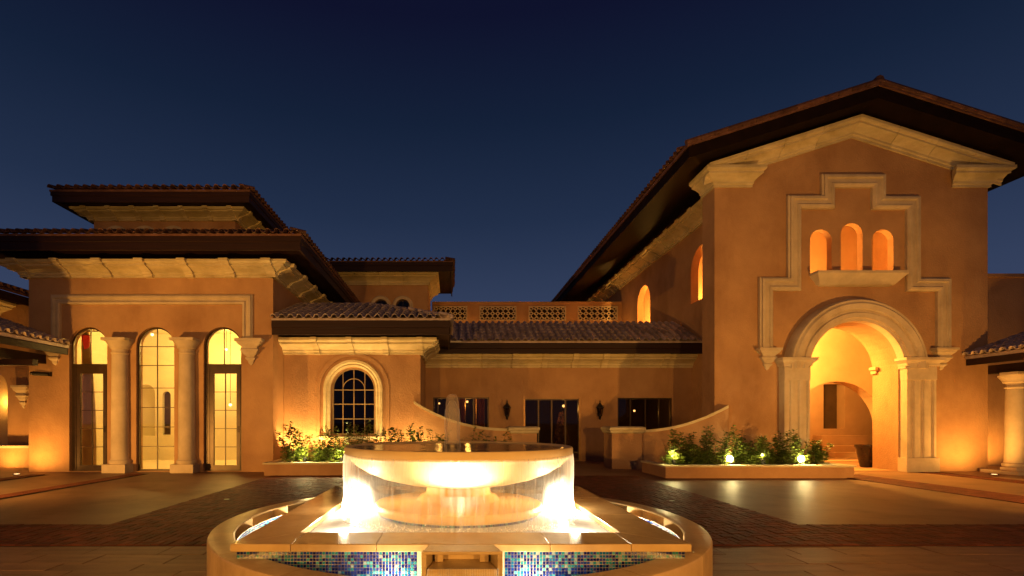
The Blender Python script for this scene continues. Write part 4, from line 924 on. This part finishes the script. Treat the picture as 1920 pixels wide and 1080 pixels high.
for px, dx, pw, lb in ((540, .3, 2.2, 'uplight at the foot of the wall left of the arched window'), (598, .2, 1.5, 'uplight at the foot of the wall just left of the window trim'), (722, .1, .9, 'uplight at the foot of the wall right of the window trim'), (775, .5, .8, 'uplight at the foot of the wall near the corner of the garden wing')):
    x = gx(px, 16.75); uplight((x, 16.75, .30), (x + dx, 17.2, 1.9), PW['planter'] * pw * .4, UPC, lb, spot=130)
# wall lanterns
def lantern(x, label):
    z = 1.6 + 22 / 960 * 20.3; Y = HY; t = thing('wall_lantern', (x, Y, z), label, 'lantern', 'unlit lanterns either side of the entrance doors'); cy = Y - .22
    MB().box(x - .05, x + .05, Y - .025, Y - .001, z - .22, z + .12).build('back_plate', IRON, t); MB().tube([(x, Y - .02, z + .0), (x, Y - .12, z + .10), (x, cy, z + .30)], .014, 6).build('bracket', IRON, t)
    MB().lathe([(.001, z + .42), (.012, z + .36), (.03, z + .33), (.02, z + .29), (.06, z + .22), (.15, z + .10), (.16, z + .07), (.001, z + .07)], x, cy, 6).build('hood', IRON, t)
    for k in range(6):
        a = k * math.pi / 3; MB().tube([(x + .135 * math.cos(a), cy + .135 * math.sin(a), z + .07), (x + .075 * math.cos(a), cy + .075 * math.sin(a), z - .22)], .008, 4).build('cage_bar', IRON, t)
    MB().lathe([(.125, z + .068), (.068, z - .218)], x, cy, 6).build('glass', GLASS_DARK, t)
    MB().lathe([(.001, z - .22), (.09, z - .22), (.085, z - .25), (.04, z - .30), (.05, z - .33), (.001, z - .42)], x, cy, 8).build('base', IRON, t)
lantern(ftop(950.5, 20.3), 'dark iron wall lantern left of the entrance doors'); lantern(ftop(1124.5, 20.3), 'dark iron wall lantern right of the entrance doors')

# curtains behind the hall glass, and globes added for the reflections in it
curtain(.95, 1.35, 21.3, .03, 2.9, GOLD, 'gold curtain behind the left entrance window', folds=5)
curtain(.25, .55, 21.3, .03, 2.9, GOLD, 'narrow gold curtain in the middle of the left entrance window', folds=4)
pendant((.62, 21.4, 2.42), 'small added globe for a bright reflection in the left entrance window', PW['hall'], YEL, .75, .05)
pendant((4.70, 21.6, 2.25), 'small added globe for a bright reflection in the entrance doors', PW['hall'], YEL, .9, .06)
pendant((7.75, 21.8, 2.05), 'small added globe for a bright reflection in the right entrance window', PW['hall'] * .5, YEL, 1.1, .045)
pendant((-.55, 21.4, 2.35), 'tiny added globe for a bright reflection at the left edge of the left entrance window', PW['hall'] * .5, YEL, .8, .04)
t = thing('glow_tree', (4.75, 22.3, 0), 'narrow golden tree shape added for the orange glow in the entrance doors', 'ornament')  # gold tree shape added for an orange glow in the doors
m = MB(); rng = random.Random(5)
for q in range(420):
    f = rng.random(); an = rng.uniform(0, 6.28); r = .32 * (1 - f) + .04; p = Vector((4.75 + r * math.cos(an), 22.3 + r * math.sin(an), .5 + 1.5 * f)); leaf(m, p, Vector((math.cos(an), math.sin(an), .5)), .07, rng)
m.build('foliage', GOLD, t); MB().tube([(4.75, 22.3, .3), (4.75, 22.3, 1.9)], .02, 6).build('trunk', STEM, t); MB().lathe([(.001, .02), (.14, .02), (.18, .32), (.001, .32)], 4.75, 22.3, 16).build('pot', POT, t)

# ================================================================ FOUNTAIN
fo = thing('fountain', (CX, CY, 0), 'tiered stone fountain with round bowl on a square mosaic tank inside a round basin', 'fountain')
# round outer basin in curved stones
RI, RO, RZT = 2.43, 2.68, .47; NS = 18
for i in range(NS):
    a0 = 2 * math.pi * i / NS + .0012; a1 = 2 * math.pi * (i + 1) / NS - .0012
    MB().lathe([(RI, -.02), (RO, -.02), (RO, RZT - .025), (RO - .008, RZT - .008), (RO - .025, RZT), (RI + .012, RZT), (RI, RZT - .012), (RI, -.02)][:-1], CX, CY, 8, a0, a1).build('rim_stone', RIM, fo, smooth=True)
TS = .026
def tiles_on(F, u0, u1, v0, v1, m, ts=TS, g=.0040, th=.003):
    nu = max(1, round((u1 - u0) / ts)); nv = max(1, round((v1 - v0) / ts)); du = (u1 - u0) / nu; dv = (v1 - v0) / nv
    for i in range(nu):
        for j in range(nv):
            a, b = u0 + i * du + g / 2, u0 + (i + 1) * du - g / 2; c, d = v0 + j * dv + g / 2, v0 + (j + 1) * dv - g / 2
            m.add([F(a, c, 0), F(b, c, 0), F(b, d, 0), F(a, d, 0), F(a, c, -th), F(b, c, -th), F(b, d, -th), F(a, d, -th)], [(4, 5, 6, 7), (0, 1, 5, 4), (1, 2, 6, 5), (2, 3, 7, 6), (3, 0, 4, 7)])
def Fcyl(r, s=1): return lambda u, v, w: (CX + (r + s * w) * math.cos(u / r), CY + (r + s * w) * math.sin(u / r), v)
MB().lathe([(RI - .006, .02), (RI - .006, .36)], CX, CY, 90).build('basin_grout', GROUT, fo)
m = MB(); tiles_on(Fcyl(RI - .0065), 0, 2 * math.pi * RI, .12, .355, m); m.build('basin_mosaic', MOSAIC, fo, kind='stuff')
MB().lathe([(.001, .02), (RI, .02)], CX, CY, 60).build('basin_floor', GROUT, fo)
# square tank
TH = 1.84; HI = 1.44; CT, CB = .60, .535
m = MB(); X0, X1, Y0, Y1 = CX - TH, CX + TH, 4.21, CY + TH
XI0, XI1, YI0, YI1 = CX - HI - .02, CX + HI + .02, 4.60, CY + HI
MB().plate(rect(X0, X1, Y0, Y1), [rect(XI0, XI1, YI0, YI1)], lambda u, v, w: (u, v, .025 + w), CB - .03).build('tank_wall', GROUT, fo)
m = MB(); tiles_on(FY(Y0 - .001), X0, CX - .36, .08, CB - .006, m); tiles_on(FY(Y0 - .001), CX + .36, X1, .08, CB - .006, m); m.build('tank_mosaic', MOSAIC, fo, kind='stuff')
m = MB(); tiles_on(FX(X0 - .001), Y0, Y1, .08, CB - .006, m); m.build('tank_mosaic', MOSAIC, fo, kind='stuff')
m = MB(); tiles_on(FXr(X1 + .001), Y0, Y1, .08, CB - .006, m); m.build('tank_mosaic', MOSAIC, fo, kind='stuff')
m = MB(); tiles_on(lambda u, v, w: (u, YI1 - .002 + w, v), XI0, XI1, .36, CB - .004, m); tiles_on(lambda u, v, w: (XI0 + .002 - w, u, v), YI0, YI1, .36, CB - .004, m); tiles_on(lambda u, v, w: (XI1 - .002 + w, u, v), YI0, YI1, .36, CB - .004, m)
m.build('inner_mosaic', MOSAIC, fo, kind='stuff')
# coping stones, mitred at the corners
CO = 1.88; yo0, yo1 = 4.17, CY + 1.88; yi0, yi1 = 4.615, CY + 1.44
def cstone(pts):
    n = len(pts); MB().add([(x, y, CB + .001) for x, y in pts] + [(x, y, CT) for x, y in pts], [tuple(reversed(range(n))), tuple(range(n, 2 * n))] + [(i, (i + 1) % n, n + (i + 1) % n, n + i) for i in range(n)]).build('coping_stone', TRAVP, fo, bevel=.006)
xo0, xo1, xi0, xi1 = CX - CO, CX + CO, CX - HI, CX + HI; g = .0014
cuts = [xi0 + .05, -.62, .80, xi1 - .05]
cstone([(xo0, yo0), (cuts[0] - g, yo0), (cuts[0] - g, yi0), (xi0, yi0)]); cstone([(cuts[3] + g, yo0), (xo1, yo0), (xi1, yi0), (cuts[3] + g, yi0)])
for a, b in zip(cuts[:-1], cuts[1:]): cstone([(a + g, yo0), (b - g, yo0), (b - g, yi0), (a + g, yi0)])
cstone([(xi0, yi1), (xi1, yi1), (xo1, yo1), (xo0, yo1)])
for s in (-1, 1):
    a, b = (xo0, xi0) if s < 0 else (xo1, xi1); ys = [5.5, 6.7]
    cstone([(a, yo0 + g * 2), (b, yi0 + g * 2), (b, ys[0] - g), (a, ys[0] - g)]); cstone([(a, ys[0] + g), (b, ys[0] + g), (b, ys[1] - g), (a, ys[1] - g)]); cstone([(a, ys[1] + g), (b, ys[1] + g), (b, yi1 - g), (a, yo1 - 2 * g)])
# side spouts let into the tank walls
for s in (-1, 1):
    xx = CX + s * TH; MB().box(min(xx, xx + s * .16), max(xx, xx + s * .16), 5.75, 6.35, .30, .53).build('side_spout', TRAV, fo, bevel=.01)
# front spout: flat hood level with the coping, splayed cheeks, open mouth, rough lip
sx0, sx1 = CX - .31, CX + .32; fy0, fy1 = 3.95, 4.167
def hexa(bot, top): return MB().add([*bot, *top], [(0, 3, 2, 1), (4, 5, 6, 7), (0, 1, 5, 4), (1, 2, 6, 5), (2, 3, 7, 6), (3, 0, 4, 7)])
a0, a1 = sx0 + .055, sx1 - .055
sp = hexa([(a0, fy1, .57), (a1, fy1, .57), (sx1, fy0, .57), (sx0, fy0, .57)], [(a0, fy1, .598), (a1, fy1, .598), (sx1, fy0, .594), (sx0, fy0, .594)]).build('spout', TRAV, fo, bevel=.004)
for s_, xa, xb in ((1, a0, sx0), (-1, a1, sx1)):
    hexa([(xa, fy1 + .03, .40), (xa + s_ * .04, fy1 + .03, .40), (xb + s_ * .04, fy0 + .002, .40), (xb, fy0 + .002, .40)], [(xa, fy1 + .03, .5695), (xa + s_ * .04, fy1 + .03, .5695), (xb + s_ * .04, fy0 + .002, .5695), (xb, fy0 + .002, .5695)]).build('spout_cheek', TRAV, sp, bevel=.004)
hexa([(a0 + .04, fy1 + .03, .40), (a1 - .04, fy1 + .03, .40), (sx1 - .045, fy0 - .02, .40), (sx0 + .045, fy0 - .02, .40)], [(a0 + .04, fy1 + .03, .475), (a1 - .04, fy1 + .03, .475), (sx1 - .045, fy0 - .02, .465), (sx0 + .045, fy0 - .02, .465)]).build('spout_lip', TRAV, sp, bevel=.008)
for xa, xb in ((a0 + .045, CX - .145), (CX + .15, a1 - .045)): MB().box(xa, xb, 4.10, 4.19, .476, .569).build('spout_back', TRAV, sp)
MB().box(CX - .145, CX + .15, 4.175, 4.2, .476, .569).build('spout_back', TRAV, sp)
MB().box(a0 + .01, a1 - .01, 4.10, 4.205, .30, .399).build('spout_bracket', TRAV, sp)
# base dish, stem, bowl
MB().lathe([(.93, .30), (.93, .565)], CX, CY, 72).build('dish_core', GROUT, fo)
m = MB(); tiles_on(lambda u, v, w: (CX + (.931 - w) * math.cos(u / .931), CY + (.931 - w) * math.sin(u / .931), v), 0, 2 * math.pi * .931, .50, .556, m); m.build('dish_mosaic', MOSAIC, fo, kind='stuff')
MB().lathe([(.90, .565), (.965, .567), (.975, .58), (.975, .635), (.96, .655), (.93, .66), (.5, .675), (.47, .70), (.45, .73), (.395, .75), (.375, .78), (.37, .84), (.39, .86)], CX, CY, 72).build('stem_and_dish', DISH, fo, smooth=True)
MB().lathe([(.001, .855), (.40, .855), (.46, .87), (.66, .895), (.88, .95), (1.05, 1.02), (1.18, 1.10), (1.265, 1.18), (1.295, 1.205), (1.315, 1.215), (1.32, 1.225), (1.32, 1.30), (1.31, 1.313), (1.29, 1.316), (1.25, 1.312), (1.22, 1.29), (.6, 1.26), (.001, 1.25)], CX, CY, 96).build('bowl', BOWL, fo, smooth=True)
# jet nozzle
MB().lathe([(.001, 1.26), (.06, 1.26), (.06, 1.33), (.03, 1.34), (.001, 1.34)], CX - .07, CY, 16).build('nozzle', BRONZE, fo)
# underwater lamps; the two at the front corners are added to whiten the water
for loc, to, pw, col in (((CX, 4.84, .545), (CX, 5.02, 1.1), PW['bowl'], WHT), ((CX - 1.20, 5.86, .545), None, PW['side'], WHT), ((CX + 1.20, 5.86, .545), None, PW['side'], WHT), ((CX - 1.12, 4.95, .545), None, 15, WHT), ((CX + 1.12, 4.95, .545), None, 15, WHT), ((CX, 7.2, .545), (CX, 6.9, 1.2), PW['bowl'] * .5, WHT),
                             ((CX - .55, 4.02, .14), (CX - .55, 4.26, .42), PW['front'], WHT), ((CX + .56, 4.02, .14), (CX + .56, 4.26, .42), PW['front'], WHT),
                             ((CX - 2.08, 5.25, .145), None, PW['crescent'], WHT), ((CX + 2.08, 5.25, .145), None, PW['crescent'], WHT), ((CX - 2.10, 6.55, .145), None, PW['crescent'], WHT), ((CX + 2.10, 6.55, .145), None, PW['crescent'], WHT)):
    x, y, z = loc; hz = MB().lathe([(.001, z - .04), (.05, z - .04), (.055, z - .01), (.001, z - .012)], x, y, 14).build('water_lamp', BRONZE, fo)
    MB().lathe([(.001, z - .006), (.045, z - .008)], x, y, 14).build('lens', LENS_W, hz)
    lamp('water_light', (x, y, z + (.015 if to else .09)), pw, col, .05, fo, (100 if y == 4.84 else 165) if to else None, to, .9)
# water
tag(MB().quad((XI0, YI0, .532), (XI1, YI0, .532), (XI1, YI1, .532), (XI0, YI1, .532)).build('water', POOLW), kind='structure')
m = MB().lathe([(TH * 1.42, .13), (RI - .012, .13)], CX, CY, 80); 
w2 = MB().plate([(CX + (RI - .015) * math.cos(2 * math.pi * i / 72), CY + (RI - .015) * math.sin(2 * math.pi * i / 72)) for i in range(72)], [rect(X0 - .004, X1 + .004, Y0 - .006, Y1 + .004)], lambda u, v, w: (u, v, .13 - w), .003).build('basin_water', BASINW)
tag(w2, kind='structure')
tag(MB().lathe([(.001, 1.3), (1.235, 1.3)], CX, CY, 60).build('bowl_water', BOWLW), kind='structure')
def revolve_sheet(name, prof, mat, label, n=180, wob=.012, seed=3):
    rng = random.Random(seed); m = MB(); vs = []; fs = []; k = len(prof)
    ph = [rng.uniform(0, 6.28) for _ in range(4)]
    for i in range(n):
        a = 2 * math.pi * i / n; w = wob * (math.sin(9 * a + ph[0]) + .7 * math.sin(23 * a + ph[1]) + .5 * math.sin(41 * a + ph[2]))
        for j, (r, z) in enumerate(prof): f = j / (k - 1); vs.append((r + w * f) * Vector((math.cos(a), math.sin(a), 0)) + Vector((CX, CY, z)))
    for i in range(n):
        for j in range(k - 1): fs.append((i * k + j, ((i + 1) % n) * k + j, ((i + 1) % n) * k + j + 1, i * k + j + 1))
    e = bpy.data.objects.new(name, None)
    m.add(vs, fs); o = m.build(name, mat, smooth=True); o.data.transform(Matrix.Translation((-CX, -CY, 0))); o.location = (CX, CY, 0)
    tag(o, label, 'water', kind='stuff'); return o
revolve_sheet('water_curtain', [(1.322, 1.24), (1.332, 1.15), (1.332, 1.0), (1.325, .8), (1.318, .65), (1.315, .535)], SHEET, 'thin bright sheet of water falling from the bowl rim into the tank')
revolve_sheet('water_spray', [(1.315, .90), (1.325, .70), (1.345, .54)], SPRAY, 'low glowing spray where the falling water meets the tank', wob=.015, seed=8)
m = MB(); rng = random.Random(4)
for q in range(3200):
    a = rng.uniform(0, 6.283); r = 1.32 + rng.gauss(0, .04); s = rng.uniform(.003, .009); x, y, z = CX + r * math.cos(a), CY + r * math.sin(a), .534 + abs(rng.gauss(0, .03))
    if y < 4.64 : continue
    m.add([(x - s, y, z), (x, y - s, z), (x + s, y, z), (x, y + s, z), (x, y, z + s), (x, y, z - s)], [(0, 1, 4), (1, 2, 4), (2, 3, 4), (3, 0, 4), (1, 0, 5), (2, 1, 5), (3, 2, 5), (0, 3, 5)])
mm, mtree, mb_ = nt('mist'); mtree.nodes.remove(mb_); pv = node(mtree, 'ShaderNodeVolumePrincipled', Density=1.7, Anisotropy=.2); pv.inputs['Color'].default_value = (.97, .97, .97, 1)
mtree.links.new(pv.outputs[0], mtree.nodes['Material Output'].inputs['Volume'])
for k, (c, w) in enumerate(((180, 'left'), (0, 'right'))):  # mist volumes only at the two sides, shaped as the bright patches
    for d, top, ri, dd in ((52, .74, 1.06, 0), (30, .98, .98, 1)):
        tag(MB().lathe([(ri, .55 + dd * .005), (1.29 - dd * .01, .55 + dd * .005), (1.30 - dd * .01, top - .1), (1.26, top), (ri + .06, top - .12), (ri, .55 + dd * .005)], CX, CY, 20, R(c - d), R(c + d)).build('mist', mm), 'mist put in for a bright glow at the %s foot of the falling water, %s' % (w, 'high thin part' if dd else 'low broad part'), 'mist', kind='stuff')
tag(m.build('foam', FOAM), 'white foam in a ring where the falling water lands', 'foam', kind='stuff')
jet = thing('water_jet', (CX - .07, CY, 1.34), 'soft white column of water rising from the middle of the bowl', 'water jet')
o = MB().lathe([(.070, 1.335), (.074, 1.50), (.078, 1.70), (.076, 1.82), (.066, 1.88), (.045, 1.915), (.001, 1.925)], CX - .07, CY, 24).build('column', JETM, jet, smooth=True)
o = MB().lathe([(.10, 1.30), (.085, 1.42), (.095, 1.60), (.085, 1.74), (.03, 1.84)], CX - .07, CY, 24).build('mist', SPRAY, jet, smooth=True)
m = MB(); 
for k in range(30):
    x = CX - .265 + k * .0185; m.add([(x, 3.925, .47), (x + .017, 3.925, .47), (x + .017, 3.86, .13), (x, 3.86, .13), (x, 3.93, .47), (x + .017, 3.93, .47), (x + .017, 3.88, .13), (x, 3.88, .13)], [(0, 1, 2, 3), (7, 6, 5, 4), (0, 4, 5, 1), (1, 5, 6, 2), (2, 6, 7, 3), (3, 7, 4, 0)])
tag(m.build('spout_fall', SHEET), 'water spilling from the lip of the front spout', 'water', kind='stuff')

# ================================================================ COURT LAMPS
floodlight((-11.9, 8.6, .55), (-6, 17, 3.0), PW['court_left'], SOD, 'low floodlight at the left side of the court')
floodlight((12.6, 6.5, .55), (11, 17, 3.4), PW['court_right'], SOD, 'low floodlight at the right side of the court')
floodlight((-5.0, -4.5, 2.2), (2, 19, 4.5), PW['court_back'], SOD, 'floodlight on a post behind the viewer, to the left', spot=90)
floodlight((5.5, -4.5, 2.2), (0, 19, 4.5), PW['court_back'], SOD, 'unseen floodlight added on a post behind the viewer, to the right', spot=90)  # second post lamp, added to brighten the central wall
def ground_light(loc, to, power, col, label, spot=100):
    spot = 165
    x, y, z = loc; t = thing('ground_light', (x, y, 0), label, 'ground light', 'lights set in the paving')
    MB().lathe([(.001, .004), (.10, .004), (.11, .012), (.10, .02), (.08, .02), (.078, .014), (.001, .014)], x, y, 18).build('ring', IRON, t)
    MB().lathe([(.001, .0165), (.075, .0165)], x, y, 18).build('lens', BULB_S, t); lamp('ground_lamp', (x, y, .05), power, col, .10, t, spot, to, 1.0)
ground_light((19.2, 17.7, 0), (19.1, 18.5, 2.2), PW['porch'], SOD, 'ground light washing the court wall behind the right column', 130)
ground_light((-15.2, 16.9, 0), (-15.2, 18.2, 2.0), PW['porch'] * .9, SOD, 'ground light washing the wall at the far left', 140)
ground_light((16.2, 15.3, 0), (16.0, 16.6, 3.0), PW['wall_up'], SOD, 'ground light at the right corner of the gabled building')
ground_light((-13.1, 15.4, 0), (-12.9, 16.4, 2.5), PW['wall_up'] * .8, SOD, 'ground light at the left corner of the pavilion')
lamp('niche_light', (-16.25, 18.5, 2.3), 25, AMB, .1)
for px, py in ((425, 938), (1260, 941)):
    Yg = 1536 / (py - 790); x = ftop(px, Yg); t = thing('paving_marker', (x, Yg, 0), 'tiny pale marker in the brick paving %s of the fountain' % ('left' if px < 800 else 'right'), 'marker')
    MB().lathe([(.001, .024), (.05, .024), (.055, .016)], x, Yg, 14).build('disc', CREAM, t); MB().lathe([(.056, .015), (.066, .022), (.07, .012)], x, Yg, 14).build('ring', IRON, t)
